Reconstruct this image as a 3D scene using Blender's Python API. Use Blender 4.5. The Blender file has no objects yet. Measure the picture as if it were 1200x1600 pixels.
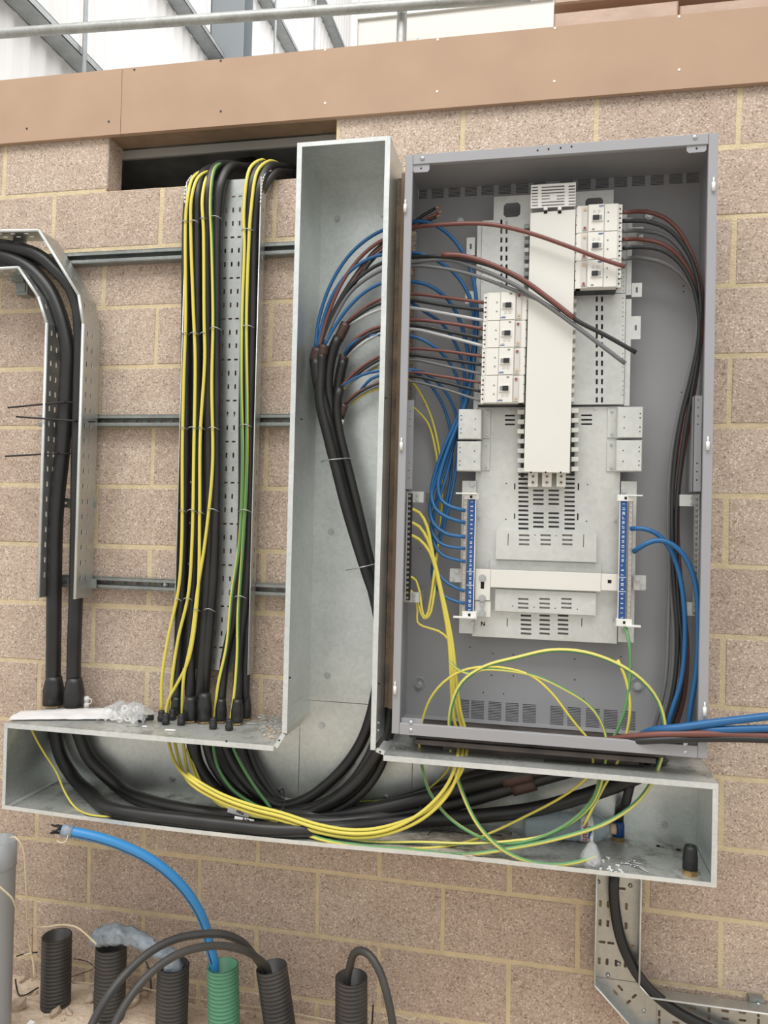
import bpy, bmesh, math, random
from mathutils import Vector, Matrix
from mathutils.geometry import tessellate_polygon
random.seed(7)
S = bpy.context.scene
COL = S.collection
# ------------------------------------------------------------------ camera
CP = Vector((1.64803992, -2.64555667, -1.23888222)); FPX = 1202.0
CR = Vector((0.9798753442, 0.1981224327, 0.0243271755))
CU = Vector((-0.0209542232, -0.0191036769, 0.9995979042))
CF = Vector((-0.198507507, 0.9799910975, 0.0145677203))
cam = bpy.data.cameras.new('camera'); co = bpy.data.objects.new('camera', cam); COL.objects.link(co)
co.matrix_world = Matrix(((CR.x, CU.x, -CF.x, CP.x), (CR.y, CU.y, -CF.y, CP.y), (CR.z, CU.z, -CF.z, CP.z), (0, 0, 0, 1)))
cam.sensor_width = 36.0; cam.lens = FPX / 1600 * 36.0; cam.clip_start = .05; cam.clip_end = 200
S.camera = co
# ------------------------------------------------------------------ world, lights, exposure
S.view_settings.view_transform = 'Standard'; S.view_settings.look = 'None'
S.view_settings.exposure = 0.0; S.view_settings.gamma = 1.0; S.view_settings.use_curve_mapping = False
w = bpy.data.worlds.new('World'); S.world = w; w.use_nodes = True
nt = w.node_tree; nt.nodes.clear()
wo = nt.nodes.new('ShaderNodeOutputWorld'); bg = nt.nodes.new('ShaderNodeBackground')
tc = nt.nodes.new('ShaderNodeTexCoord'); sx = nt.nodes.new('ShaderNodeSeparateXYZ'); mr = nt.nodes.new('ShaderNodeMapRange')
cr = nt.nodes.new('ShaderNodeValToRGB')
mr.inputs[1].default_value = -1; mr.inputs[2].default_value = 1
nt.links.new(tc.outputs['Generated'], sx.inputs[0]); nt.links.new(sx.outputs['Z'], mr.inputs[0]); nt.links.new(mr.outputs[0], cr.inputs[0])
nt.links.new(cr.outputs[0], bg.inputs[0]); nt.links.new(bg.outputs[0], wo.inputs[0])
e = cr.color_ramp.elements
e[0].position = 0.0; e[0].color = (.44, .42, .38, 1); e[1].position = 1.0; e[1].color = (1.0, 1.0, 1.0, 1)
k_ = cr.color_ramp.elements.new(.47); k_.color = (.66, .65, .62, 1)
k_ = cr.color_ramp.elements.new(.60); k_.color = (.88, .875, .865, 1)
bg.inputs[1].default_value = 1.05
def area(name, loc, target, sx_, sy_, power, col=(1, 1, 1)):
    l = bpy.data.lights.new(name, 'AREA'); l.shape = 'RECTANGLE'; l.size = sx_; l.size_y = sy_; l.energy = power; l.color = col
    o = bpy.data.objects.new(name, l); COL.objects.link(o); o.location = loc
    o.rotation_euler = (Vector(target) - Vector(loc)).to_track_quat('-Z', 'Y').to_euler()
    return o
area('rooflight', (0.5, -3.4, 4.8), (0.9, 0, -1.2), 7.0, 2.8, 400, (1, .985, .96))
area('cladding_fill', (1.5, 6.0, 8.5), (-2.5, 7.0, 3.5), 6.0, 12.0, 620, (1, .995, .985))  # unseen fill lamp, added to brighten the side wall cladding

# ------------------------------------------------------------------ pixel to world helpers (real depth per thing)
def at(px, py, Y):
    d = CF + CR * ((px - 600) / FPX) + CU * ((800 - py) / FPX)
    return CP + d * ((Y - CP.y) / d.y)
def atz(px, py, Z):
    d = CF + CR * ((px - 600) / FPX) + CU * ((800 - py) / FPX)
    return CP + d * ((Z - CP.z) / d.z)
def rp(wpx, Y): return wpx / 2 * (Y - CP.y) / FPX * 1.01
def RC(x0, y0, x1, y1, Y):
    ym = (y0 + y1) / 2; xm = (x0 + x1) / 2
    return at(x0, ym, Y).x, at(x1, ym, Y).x, at(xm, y1, Y).z, at(xm, y0, Y).z

# ------------------------------------------------------------------ materials
def lin(c):
    return tuple(((v / 255) / 12.92 if v / 255 <= .04045 else ((v / 255 + .055) / 1.055) ** 2.4) for v in c) + (1,)
def mat(name, rgb, rough=.5, metal=0, var=0.0, vscale=20, bump=0.0, bscale=200, alpha=1, trans=0, spec=.5, obj=False, rgb2=None):
    m = bpy.data.materials.new(name); m.use_nodes = True
    n = m.node_tree.nodes; L = m.node_tree.links; b = n['Principled BSDF']
    b.inputs['Roughness'].default_value = rough; b.inputs['Metallic'].default_value = metal
    b.inputs['Specular IOR Level'].default_value = spec
    c = lin(rgb); b.inputs['Base Color'].default_value = c
    if trans: b.inputs['Transmission Weight'].default_value = trans
    if alpha < 1: b.inputs['Alpha'].default_value = alpha
    g = n.new('ShaderNodeNewGeometry')
    if var or rgb2:
        t = n.new('ShaderNodeTexNoise'); t.inputs['Scale'].default_value = vscale; t.inputs['Detail'].default_value = 5
        L.new(g.outputs['Position'], t.inputs['Vector'])
        r = n.new('ShaderNodeValToRGB'); r.color_ramp.elements[0].position = .3; r.color_ramp.elements[1].position = .7
        c2 = lin(rgb2) if rgb2 else tuple(min(1, v * (1 + var)) for v in c[:3]) + (1,)
        r.color_ramp.elements[0].color = c if rgb2 else tuple(v * (1 - var) for v in c[:3]) + (1,)
        r.color_ramp.elements[1].color = c2
        L.new(t.outputs[0], r.inputs[0]); L.new(r.outputs[0], b.inputs['Base Color'])
    if bump:
        t = n.new('ShaderNodeTexNoise'); t.inputs['Scale'].default_value = bscale; t.inputs['Detail'].default_value = 4
        L.new(g.outputs['Position'], t.inputs['Vector'])
        bp = n.new('ShaderNodeBump'); bp.inputs['Strength'].default_value = bump; bp.inputs['Distance'].default_value = .01
        L.new(t.outputs[0], bp.inputs['Height']); L.new(bp.outputs[0], b.inputs['Normal'])
    return m
def block_mat():
    m = bpy.data.materials.new('aggregate_block'); m.use_nodes = True
    n = m.node_tree.nodes; L = m.node_tree.links; b = n['Principled BSDF']; b.inputs['Roughness'].default_value = .95
    b.inputs['Specular IOR Level'].default_value = .15
    g = n.new('ShaderNodeNewGeometry'); oi = n.new('ShaderNodeObjectInfo')
    v = n.new('ShaderNodeTexVoronoi'); v.inputs['Scale'].default_value = 230; v.inputs['Randomness'].default_value = 1
    L.new(g.outputs['Position'], v.inputs['Vector'])
    bw = n.new('ShaderNodeSeparateColor'); L.new(v.outputs['Color'], bw.inputs[0])
    r = n.new('ShaderNodeValToRGB'); r.color_ramp.interpolation = 'LINEAR'
    E = r.color_ramp.elements; E[0].position = 0; E[0].color = lin((148, 132, 119)); E[1].position = 1; E[1].color = lin((236, 224, 208))
    for p_, c_ in ((.12, (186, 168, 153)), (.5, (200, 182, 167)), (.86, (212, 195, 180))):
        q = E.new(p_); q.color = lin(c_)
    L.new(bw.outputs[0], r.inputs[0])
    t = n.new('ShaderNodeTexNoise'); t.inputs['Scale'].default_value = 9; t.inputs['Detail'].default_value = 6
    L.new(g.outputs['Position'], t.inputs['Vector'])
    mx = n.new('ShaderNodeMix'); mx.data_type = 'RGBA'; mx.blend_type = 'MULTIPLY'; mx.inputs[0].default_value = 1
    r2 = n.new('ShaderNodeValToRGB'); r2.color_ramp.elements[0].position = .3; r2.color_ramp.elements[1].position = .7
    r2.color_ramp.elements[0].color = (.86, .84, .83, 1); r2.color_ramp.elements[1].color = (1.0, 1.0, 1.0, 1)
    L.new(t.outputs[0], r2.inputs[0]); L.new(r.outputs[0], mx.inputs[6]); L.new(r2.outputs[0], mx.inputs[7])
    mx2 = n.new('ShaderNodeMix'); mx2.data_type = 'RGBA'; mx2.blend_type = 'MULTIPLY'; mx2.inputs[0].default_value = 1
    r3 = n.new('ShaderNodeValToRGB'); r3.color_ramp.elements[0].color = (.90, .87, .85, 1); r3.color_ramp.elements[1].color = (1.0, .99, .97, 1)
    L.new(oi.outputs['Random'], r3.inputs[0]); L.new(mx.outputs[2], mx2.inputs[6]); L.new(r3.outputs[0], mx2.inputs[7])
    L.new(mx2.outputs[2], b.inputs['Base Color'])
    bp = n.new('ShaderNodeBump'); bp.inputs['Strength'].default_value = .55; bp.inputs['Distance'].default_value = .004
    n2 = n.new('ShaderNodeTexNoise'); n2.inputs['Scale'].default_value = 150; n2.inputs['Detail'].default_value = 3
    L.new(g.outputs['Position'], n2.inputs['Vector']); L.new(n2.outputs[0], bp.inputs['Height']); L.new(bp.outputs[0], b.inputs['Normal'])
    return m
def galv_mat(name, lo, hi, rough=.42, metal=.75, dirt=0, sc=30):
    m = bpy.data.materials.new(name); m.use_nodes = True
    n = m.node_tree.nodes; L = m.node_tree.links; b = n['Principled BSDF']
    b.inputs['Metallic'].default_value = metal; b.inputs['Roughness'].default_value = rough
    g = n.new('ShaderNodeNewGeometry')
    v = n.new('ShaderNodeTexVoronoi'); v.inputs['Scale'].default_value = sc * 3; L.new(g.outputs['Position'], v.inputs['Vector'])
    t = n.new('ShaderNodeTexNoise'); t.inputs['Scale'].default_value = sc * .25; t.inputs['Detail'].default_value = 7; L.new(g.outputs['Position'], t.inputs['Vector'])
    sc_ = n.new('ShaderNodeSeparateColor'); L.new(v.outputs['Color'], sc_.inputs[0])
    a = n.new('ShaderNodeMath'); a.operation = 'MULTIPLY_ADD'; a.inputs[1].default_value = .25; L.new(sc_.outputs[0], a.inputs[0]); L.new(t.outputs[0], a.inputs[2])
    r = n.new('ShaderNodeValToRGB'); r.color_ramp.elements[0].position = .35; r.color_ramp.elements[1].position = .85
    r.color_ramp.elements[0].color = lin(lo); r.color_ramp.elements[1].color = lin(hi)
    L.new(a.outputs[0], r.inputs[0])
    out = r.outputs[0]
    if dirt:
        t2 = n.new('ShaderNodeTexNoise'); t2.inputs['Scale'].default_value = 14; t2.inputs['Detail'].default_value = 8; t2.inputs['Roughness'].default_value = .7
        L.new(g.outputs['Position'], t2.inputs['Vector'])
        r2 = n.new('ShaderNodeValToRGB'); r2.color_ramp.elements[0].position = .48; r2.color_ramp.elements[1].position = .62
        r2.color_ramp.elements[0].color = (0, 0, 0, 1); r2.color_ramp.elements[1].color = (dirt, dirt, dirt, 1)
        L.new(t2.outputs[0], r2.inputs[0])
        mx = n.new('ShaderNodeMix'); mx.data_type = 'RGBA'; L.new(r2.outputs[0], mx.inputs[0]); L.new(out, mx.inputs[6]); mx.inputs[7].default_value = lin((86, 82, 74))
        out = mx.outputs[2]
        mm = n.new('ShaderNodeMath'); mm.operation = 'MULTIPLY_ADD'; mm.inputs[1].default_value = -metal; mm.inputs[2].default_value = metal
        L.new(r2.outputs[0], mm.inputs[0]); L.new(mm.outputs[0], b.inputs['Metallic'])
    L.new(out, b.inputs['Base Color'])
    rr = n.new('ShaderNodeMath'); rr.operation = 'MULTIPLY_ADD'; rr.inputs[1].default_value = .18; rr.inputs[2].default_value = rough - .09
    L.new(t.outputs[0], rr.inputs[0]); L.new(rr.outputs[0], b.inputs['Roughness'])
    return m
def stripe_mat(name, a, b2, width):
    m = bpy.data.materials.new(name); m.use_nodes = True
    n = m.node_tree.nodes; L = m.node_tree.links; b = n['Principled BSDF']; b.inputs['Roughness'].default_value = .42
    uv = n.new('ShaderNodeUVMap'); uv.uv_map = 'UVMap'; s = n.new('ShaderNodeSeparateXYZ'); L.new(uv.outputs[0], s.inputs[0])
    f = n.new('ShaderNodeMath'); f.operation = 'FRACT'; L.new(s.outputs[0], f.inputs[0])
    lt = n.new('ShaderNodeMath'); lt.operation = 'LESS_THAN'; lt.inputs[1].default_value = width; L.new(f.outputs[0], lt.inputs[0])
    mx = n.new('ShaderNodeMix'); mx.data_type = 'RGBA'; L.new(lt.outputs[0], mx.inputs[0]); mx.inputs[6].default_value = lin(a); mx.inputs[7].default_value = lin(b2)
    L.new(mx.outputs[2], b.inputs['Base Color'])
    return m
M = {}
M['block'] = block_mat()
M['mortar'] = mat('mortar', (214, 196, 162), .95, var=.10, vscale=25, bump=.5, bscale=180, spec=.1)
M['void'] = mat('dark_board', (170, 170, 166), .9, var=.35, vscale=6)
M['mdf'] = mat('fibreboard', (178, 150, 127), .75, var=.05, vscale=5, bump=.05, bscale=400, spec=.25)
M['timber'] = mat('timber', (142, 120, 98), .85, var=.15, vscale=14)
M['rust'] = mat('rusty_packer', (150, 130, 106), .8, rgb2=(96, 86, 78), vscale=18, bump=.3, bscale=90)
M['packer'] = mat('brown_packer', (92, 82, 76), .7, rgb2=(54, 50, 48), vscale=10)
M['galv'] = galv_mat('galvanised_sheet', (202, 207, 204), (222, 226, 223), .37, .8)
M['galvd'] = galv_mat('dirty_galvanised_sheet', (192, 196, 192), (214, 216, 212), .45, .65, dirt=.7)
M['tray'] = galv_mat('tray_galvanised', (176, 179, 177), (194, 197, 194), .34, .8)
M['rail'] = galv_mat('rail_galvanised', (132, 136, 133), (156, 160, 156), .45, .55)
M['plate'] = galv_mat('zinc_plate', (198, 199, 194), (214, 215, 210), .42, .35, sc=22)
M['lip'] = galv_mat('sheet_edge', (206, 210, 208), (226, 229, 227), .35, .45)
M['paint'] = mat('grey_paint', (158, 158, 160), .45, var=.02, vscale=6, spec=.4)
M['paint_lip'] = mat('grey_paint_rim', (160, 160, 163), .4, var=.02, vscale=6, spec=.4)
M['slit_shade'] = mat('louvre_slit_shade', (70, 70, 71), .6)  # dark tone standing in for the shade behind the louvre slits
M['cover'] = mat('cream_cover', (222, 221, 213), .5, var=.02, vscale=5)
M['bright'] = mat('white_plastic', (232, 231, 226), .45)
M['breaker'] = mat('breaker_shell', (226, 224, 216), .5, var=.015, vscale=40)
M['breaker2'] = mat('breaker_trip_unit', (205, 202, 196), .5)
M['dark'] = mat('black_plastic', (34, 35, 36), .5)
M['hole'] = mat('dark_recess', (22, 22, 23), .9)
M['bluelab'] = mat('blue_label', (40, 84, 150), .5)
M['red'] = mat('red_button', (150, 74, 80), .5)
M['amber'] = mat('amber_button', (210, 180, 142), .5)
M['ink'] = mat('grey_print', (140, 140, 138), .6)
M['black'] = mat('black_sheath', (30, 30, 31), .40, rgb2=(44, 43, 42), vscale=9, spec=.5)
M['blackcore'] = mat('black_core', (40, 41, 42), .38, spec=.5)
M['greycore'] = mat('grey_core', (112, 113, 114), .4)
M['whitecore'] = mat('pale_grey_core', (190, 192, 192), .4)
M['brown'] = mat('brown_core', (120, 74, 66), .42)
M['shrink'] = mat('brown_heat_shrink', (76, 55, 49), .45, var=.15, vscale=40)
M['blue'] = mat('blue_core', (36, 98, 150), .4)
M['pipe'] = mat('blue_pipe', (58, 138, 198), .38)
M['pgrey'] = mat('pale_sheath', (168, 156, 150), .5)
M['yg'] = stripe_mat('green_yellow', (220, 206, 92), (92, 142, 86), .34)
M['gy'] = stripe_mat('yellow_green', (218, 208, 112), (98, 150, 96), .56)
M['copper'] = mat('copper', (196, 150, 124), .35, .6)
M['brass'] = mat('brass', (186, 156, 108), .35, .85)
M['steel'] = mat('zinc_screw', (196, 198, 198), .3, .8)
M['nscrew'] = mat('nickel_terminal', (196, 184, 170), .35, .6, var=.12, vscale=300)
M['nbblue'] = mat('neutral_blue', (34, 78, 138), .45)
M['white'] = mat('white_print', (226, 232, 240), .5)
M['tie'] = mat('steel_tie', (176, 178, 176), .35, .5)
M['btie'] = mat('black_tie', (30, 29, 29), .5)
M['duct'] = mat('black_duct', (50, 50, 50), .45, rgb2=(72, 69, 65), vscale=7)
M['green'] = mat('green_duct', (92, 152, 120), .45, var=.08, vscale=7)
M['upvc'] = mat('grey_pipe', (150, 152, 154), .4)
M['twine'] = mat('pale_twine', (206, 192, 164), .9, var=.1, vscale=120)
M['film'] = mat('crumpled_film', (222, 224, 226), .18, alpha=.38, bump=.5, bscale=50, spec=.9)
M['film_blue'] = mat('blue_film', (164, 176, 186), .35, trans=.3, alpha=.92, bump=.8, bscale=40, var=.2, vscale=30)
M['paper'] = mat('white_sleeve', (226, 224, 224), .45, bump=.3, bscale=25)
def clear_mat(name, rgb):
    m = mat(name, rgb, .06, bump=.15, bscale=35, spec=.9); n = m.node_tree.nodes; L = m.node_tree.links
    lw = n.new('ShaderNodeLayerWeight'); lw.inputs[0].default_value = .35; k = n.new('ShaderNodeMath'); k.operation = 'MULTIPLY_ADD'; k.inputs[1].default_value = .7; k.inputs[2].default_value = .32
    L.new(lw.outputs['Facing'], k.inputs[0]); L.new(k.outputs[0], n['Principled BSDF'].inputs['Alpha']); return m
M['clear'] = clear_mat('clear_bottle', (178, 196, 204))
M['soil'] = mat('dusty_soil', (226, 208, 186), .98, rgb2=(190, 171, 150), vscale=12, bump=1.0, bscale=60, spec=.1)
M['stone'] = mat('rubble_stone', (212, 196, 176), .95, rgb2=(176, 158, 140), vscale=25, bump=.6, bscale=80, spec=.1)
M['dust'] = mat('plaster_dust', (196, 186, 172), .98, rgb2=(128, 122, 112), vscale=30, bump=.8, bscale=90, spec=.1)
M['orange'] = mat('orange_plug', (206, 104, 62), .5)
M['clad'] = mat('white_cladding', (232, 230, 229), .6, var=.01, vscale=2)
M['scaf'] = galv_mat('scaffold_tube', (158, 160, 156), (188, 190, 186), .5, .5)
M['purlin'] = galv_mat('purlin_zinc', (150, 154, 154), (176, 180, 180), .5, .4)
M['column'] = mat('grey_column', (150, 156, 160), .5)
M['wbox'] = mat('white_board', (222, 220, 214), .55)
M['wrap'] = mat('brown_wrap', (176, 148, 128), .22, var=.08, vscale=6, bump=.3, bscale=6)
M['lintel'] = mat('pale_steel', (150, 148, 142), .6)

# ------------------------------------------------------------------ object helpers
ORG = {}
def setp(o, label=None, cat=None, group=None, kind=None):
    if label: o['label'] = label
    if cat: o['category'] = cat
    if group: o['group'] = group
    if kind: o['kind'] = kind
    return o
def thing(name, label, cat, loc, group=None):
    o = bpy.data.objects.new(name, None); o.empty_display_size = .05; COL.objects.link(o); o.location = loc
    ORG[o.name] = Vector(loc)
    return setp(o, label, cat, group)
def struct(name, loc=(0, 0, 0)):
    o = bpy.data.objects.new(name, None); COL.objects.link(o); o.location = loc; ORG[o.name] = Vector(loc); o['kind'] = 'structure'; return o
class MB:
    def __init__(s): s.v = []; s.f = []; s.m = []; s.uv = {}; s.sm = []
    def add(s, vs, fs, mi=0, smooth=False, uv=None):
        b = len(s.v); s.v += [tuple(x) for x in vs]
        for k, f in enumerate(fs):
            if uv: s.uv[len(s.f)] = uv[k]
            s.f.append(tuple(b + i for i in f)); s.m.append(mi); s.sm.append(smooth)
        return s
    def box(s, x0, x1, y0, y1, z0, z1, mi=0, ch=0):
        if x0 > x1: x0, x1 = x1, x0
        if y0 > y1: y0, y1 = y1, y0
        if z0 > z1: z0, z1 = z1, z0
        if ch:   # chamfered front rim
            c = min(ch, (x1 - x0) * .4, (z1 - z0) * .4); y = y0 + c
            vs = [(x0, y1, z0), (x1, y1, z0), (x1, y1, z1), (x0, y1, z1), (x0, y, z0), (x1, y, z0), (x1, y, z1), (x0, y, z1),
                  (x0 + c, y0, z0 + c), (x1 - c, y0, z0 + c), (x1 - c, y0, z1 - c), (x0 + c, y0, z1 - c)]
            fs = [(0, 3, 2, 1), (8, 9, 10, 11)] + [(i, (i + 1) % 4, 4 + (i + 1) % 4, 4 + i) for i in range(4)] + [(4 + i, 4 + (i + 1) % 4, 8 + (i + 1) % 4, 8 + i) for i in range(4)]
            return s.add(vs, fs, mi)
        vs = [(x, y, z) for x in (x0, x1) for y in (y0, y1) for z in (z0, z1)]
        return s.add(vs, [(0, 1, 3, 2), (4, 6, 7, 5), (0, 4, 5, 1), (2, 3, 7, 6), (0, 2, 6, 4), (1, 5, 7, 3)], mi)
    def tube(s, pts, r, n=10, mi=0, phase=0, twist=0, caps=True, step=None, smooth=True, ref=(0, -1, 0), rough=0):
        P = spline(pts, step or .02) if step != 0 else [Vector(q) for q in pts]
        N = len(P); rr = r if callable(r) else (lambda t: r)
        t0 = (P[1] - P[0]).normalized(); rf = Vector(ref)
        if abs(t0.dot(rf)) > .95: rf = Vector((0, 0, 1))
        nrm = (rf - t0 * rf.dot(t0)).normalized()
        vs = []; us = []; Ln = 0
        for i in range(N):
            t = (P[min(i + 1, N - 1)] - P[max(i - 1, 0)]).normalized()
            nrm = (nrm - t * nrm.dot(t)).normalized(); bn = t.cross(nrm)
            if i: Ln += (P[i] - P[i - 1]).length
            R = rr(i / (N - 1)) * (1 + rough * random.uniform(-1, 1))
            for k in range(n):
                a = 2 * math.pi * k / n
                vs.append(P[i] + (nrm * math.cos(a) + bn * math.sin(a)) * R)
            us.append((phase + twist * Ln, Ln))
        fs = []; uv = []
        for i in range(N - 1):
            for k in range(n):
                fs.append((i * n + k, i * n + (k + 1) % n, (i + 1) * n + (k + 1) % n, (i + 1) * n + k))
                a, b = us[i], us[i + 1]
                uv.append(((k / n + a[0], a[1]), ((k + 1) / n + a[0], a[1]), ((k + 1) / n + b[0], b[1]), (k / n + b[0], b[1])))
        s.add(vs, fs, mi, smooth, uv)
        if caps:
            b = len(s.v) - N * n
            s.f.append(tuple(b + k for k in range(n))[::-1]); s.m.append(mi); s.sm.append(False)
            s.f.append(tuple(b + (N - 1) * n + k for k in range(n))); s.m.append(mi); s.sm.append(False)
        return s
    def cyl(s, a, b, r, n=10, mi=0, r2=None):
        q = r2 if r2 is not None else r
        return s.tube([a, b], lambda t: r + (q - r) * t, n, mi, step=0)
    def lathe(s, c, prof, n=16, mi=0, axis=(0, 0, 1), smooth=True):
        A = Vector(axis).normalized(); X = A.orthogonal().normalized(); Y = A.cross(X); c = Vector(c)
        vs = []; fs = []
        for r, h in prof:
            for k in range(n):
                a = 2 * math.pi * k / n; vs.append(c + A * h + (X * math.cos(a) + Y * math.sin(a)) * r)
        for i in range(len(prof) - 1):
            for k in range(n): fs.append((i * n + k, i * n + (k + 1) % n, (i + 1) * n + (k + 1) % n, (i + 1) * n + k))
        return s.add(vs, fs, mi, smooth)
    def prism(s, poly, y0, y1, mi=0):   # polygon in XZ, extruded in Y
        n = len(poly)
        vs = [(x, y0, z) for x, z in poly] + [(x, y1, z) for x, z in poly]
        return s.add(vs, [tuple(range(n)), tuple(range(2 * n - 1, n - 1, -1))] + [(i, i + n, (i + 1) % n + n, (i + 1) % n) for i in range(n)], mi)
    def build(s, name, mats, parent=None, label=None, **kw):
        V = [Vector(x) for x in s.v]
        lo = Vector(map(min, zip(*V))); hi = Vector(map(max, zip(*V))); c = (lo + hi) / 2
        me = bpy.data.meshes.new(name); me.from_pydata([v - c for v in V], [], s.f)
        for m in (mats if isinstance(mats, (list, tuple)) else [mats]): me.materials.append(M[m] if isinstance(m, str) else m)
        me.polygons.foreach_set('material_index', s.m); me.polygons.foreach_set('use_smooth', s.sm)
        if s.uv:
            ul = me.uv_layers.new(name='UVMap')
            for pi, p in enumerate(me.polygons):
                if pi in s.uv:
                    for li, q in zip(p.loop_indices, s.uv[pi]): ul.data[li].uv = q
        me.update()
        return link(name, me, c, parent, label, **kw)
def link(name, me, c, parent=None, label=None, **kw):
    o = bpy.data.objects.new(name, me); COL.objects.link(o)
    o.location = Vector(c) - (ORG[parent.name] if parent else Vector((0, 0, 0))); ORG[o.name] = Vector(c)
    if parent: o.parent = parent
    return setp(o, label, **kw)
def spline(pts, step):
    P = [Vector(q) for q in pts]
    if len(P) == 2:
        n = max(1, int((P[1] - P[0]).length / step)); return [P[0].lerp(P[1], i / n) for i in range(n + 1)]
    out = [P[0]]
    for i in range(len(P) - 1):
        p0 = P[i - 1] if i else P[0] * 2 - P[1]; p1 = P[i]; p2 = P[i + 1]; p3 = P[i + 2] if i + 2 < len(P) else P[-1] * 2 - P[-2]
        n = max(2, min(24, int((p2 - p1).length / step)))
        # centripetal Catmull-Rom
        d = [max(1e-5, (b - a).length ** .5) for a, b in ((p0, p1), (p1, p2), (p2, p3))]
        m1 = (p1 - p0) / d[0] - (p2 - p0) / (d[0] + d[1]) + (p2 - p1) / d[1]
        m2 = (p2 - p1) / d[1] - (p3 - p1) / (d[1] + d[2]) + (p3 - p2) / d[2]
        m1 *= d[1]; m2 *= d[1]
        for k in range(1, n + 1):
            t = k / n; t2 = t * t; t3 = t2 * t
            out.append(p1 * (2 * t3 - 3 * t2 + 1) + m1 * (t3 - 2 * t2 + t) + p2 * (-2 * t3 + 3 * t2) + m2 * (t3 - t2))
    return out
def slotpoly(cx, cz, w, h, rnd=True):
    if not rnd: return [(cx - w / 2, cz - h / 2), (cx + w / 2, cz - h / 2), (cx + w / 2, cz + h / 2), (cx - w / 2, cz + h / 2)]
    r = min(w, h) / 2; out = []
    for a in range(8):
        t = math.pi * (a + .5) / 4; c, s = math.cos(t), math.sin(t)
        out.append((cx + math.copysign(max(0, w / 2 - r), c) + r * c, cz + math.copysign(max(0, h / 2 - r), s) + r * s))
    return out
def sheet(name, outer, holes, Y, t, m, parent=None, label=None, xf=None, **kw):
    """flat sheet with real holes: outer and holes are (x,z) loops at depth Y, t thick towards the wall"""
    loops = [[Vector((x, z, 0)) for x, z in outer]] + [[Vector((x, z, 0)) for x, z in h] for h in holes]
    flat = [v for l in loops for v in l]
    tri = tessellate_polygon(loops)
    b = MB(); n = len(flat)
    XF = xf or (lambda u, v, d: (u, Y + d, v))
    vs = [XF(v.x, v.y, 0) for v in flat] + [XF(v.x, v.y, t) for v in flat]
    fs = [tuple(q) for q in tri] + [tuple(i + n for i in q)[::-1] for q in tri]
    st = 0
    for l in loops:
        k = len(l)
        fs += [(st + i, st + (i + 1) % k, st + (i + 1) % k + n, st + i + n) for i in range(k)]
        st += k
    b.add(vs, fs)
    o = b.build(name, m, parent, label, **kw)
    bm = bmesh.new(); bm.from_mesh(o.data); bmesh.ops.recalc_face_normals(bm, faces=bm.faces); bm.to_mesh(o.data); bm.free()
    return o
def rect(x0, x1, z0, z1): return [(x0, z0), (x1, z0), (x1, z1), (x0, z1)]
def copytree(o, d, parent=None, label=None):
    c = o.copy(); COL.objects.link(c); ORG[c.name] = ORG[o.name] + d
    if parent: c.parent = parent
    else: c.location = o.location + d
    if label: c['label'] = label
    for ch in list(o.children): copytree(ch, d, c)
    return c
def text(s, size, loc, m, parent, rot=(math.pi / 2, 0, 0), name='lettering', bold=0):
    cu = bpy.data.curves.new(name, 'FONT'); cu.body = s; cu.size = size; cu.align_x = 'CENTER'; cu.align_y = 'CENTER'; cu.extrude = .0003; cu.offset = bold
    t = bpy.data.objects.new('tmp', cu); COL.objects.link(t)
    bpy.context.view_layer.update()
    me = bpy.data.meshes.new_from_object(t.evaluated_get(bpy.context.evaluated_depsgraph_get()))
    bpy.data.objects.remove(t); me.materials.clear(); me.materials.append(M[m])
    o = bpy.data.objects.new(name, me); COL.objects.link(o); o.location = Vector(loc) - (ORG[parent.name] if parent else Vector()); o.rotation_euler = rot
    if parent: o.parent = parent
    return o
def bolt(mb, c, r, d=(0, -1, 0), mi=0, h=.006):
    d = Vector(d); c = Vector(c)
    mb.cyl(c, c + d * h * .4, r * 1.35, 12, mi); mb.tube([c, c + d * h], r, 6, mi, step=0, smooth=False)
def PX(path, Y=None):
    return [at(q[0], q[1], q[2] if len(q) > 2 else Y) for q in path]

# ================================================================== SETTING
def warp(X, Z):
    x = X - .9; z = Z + 1.2; b = (1, x, z, x * x, x * z, z * z)
    cx = (-0.00401, -0.00375, 0.00141, -0.00187, 0.00224, 0.00599); cz = (0.00193, 0.00101, 0.00516, -0.00134, -0.00032, 0.00156)
    return X + sum(p * q for p, q in zip(b, cx)), Z + sum(p * q for p, q in zip(b, cz))
wall = struct('wall_back')
J = .0055
for k in range(-1, 14):
    z1 = -k * .225 - J; z0 = -(k + 1) * .225 + J
    off = 0 if k % 2 else -.225
    for i in range(-4, 8):
        xa = off + i * .45; xb = xa + .45
        if xb < -1.3 or xa > 2.9: continue
        if k == -1 and xa > -.1 and xb < 1.0: continue
        c = [warp(xa + J, z0), warp(xb - J, z0), warp(xb - J, z1), warp(xa + J, z1)]
        j = lambda: random.uniform(-.0018, .0018)
        c = [(p[0] + j(), p[1] + j()) for p in c]
        yo = random.uniform(-.001, .001); g = .004
        cx = sum(p[0] for p in c) / 4; cz = sum(p[1] for p in c) / 4
        ins = [(p[0] + g * (1 if p[0] < cx else -1), p[1] + g * (1 if p[1] < cz else -1)) for p in c]
        b = MB()
        vs = [(p[0], .1, p[1]) for p in c] + [(p[0], yo + g, p[1]) for p in c] + [(p[0], yo, p[1]) for p in ins]
        fs = [(3, 2, 1, 0), (8, 9, 10, 11)] + [(q, (q + 1) % 4, 4 + (q + 1) % 4, 4 + q) for q in range(4)] + [(4 + q, 4 + (q + 1) % 4, 8 + (q + 1) % 4, 8 + q) for q in range(4)]
        b.add(vs, fs); b.build('block', 'block', wall)
b = MB()   # mortar bed behind and between the blocks, open at the cable hole
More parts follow.
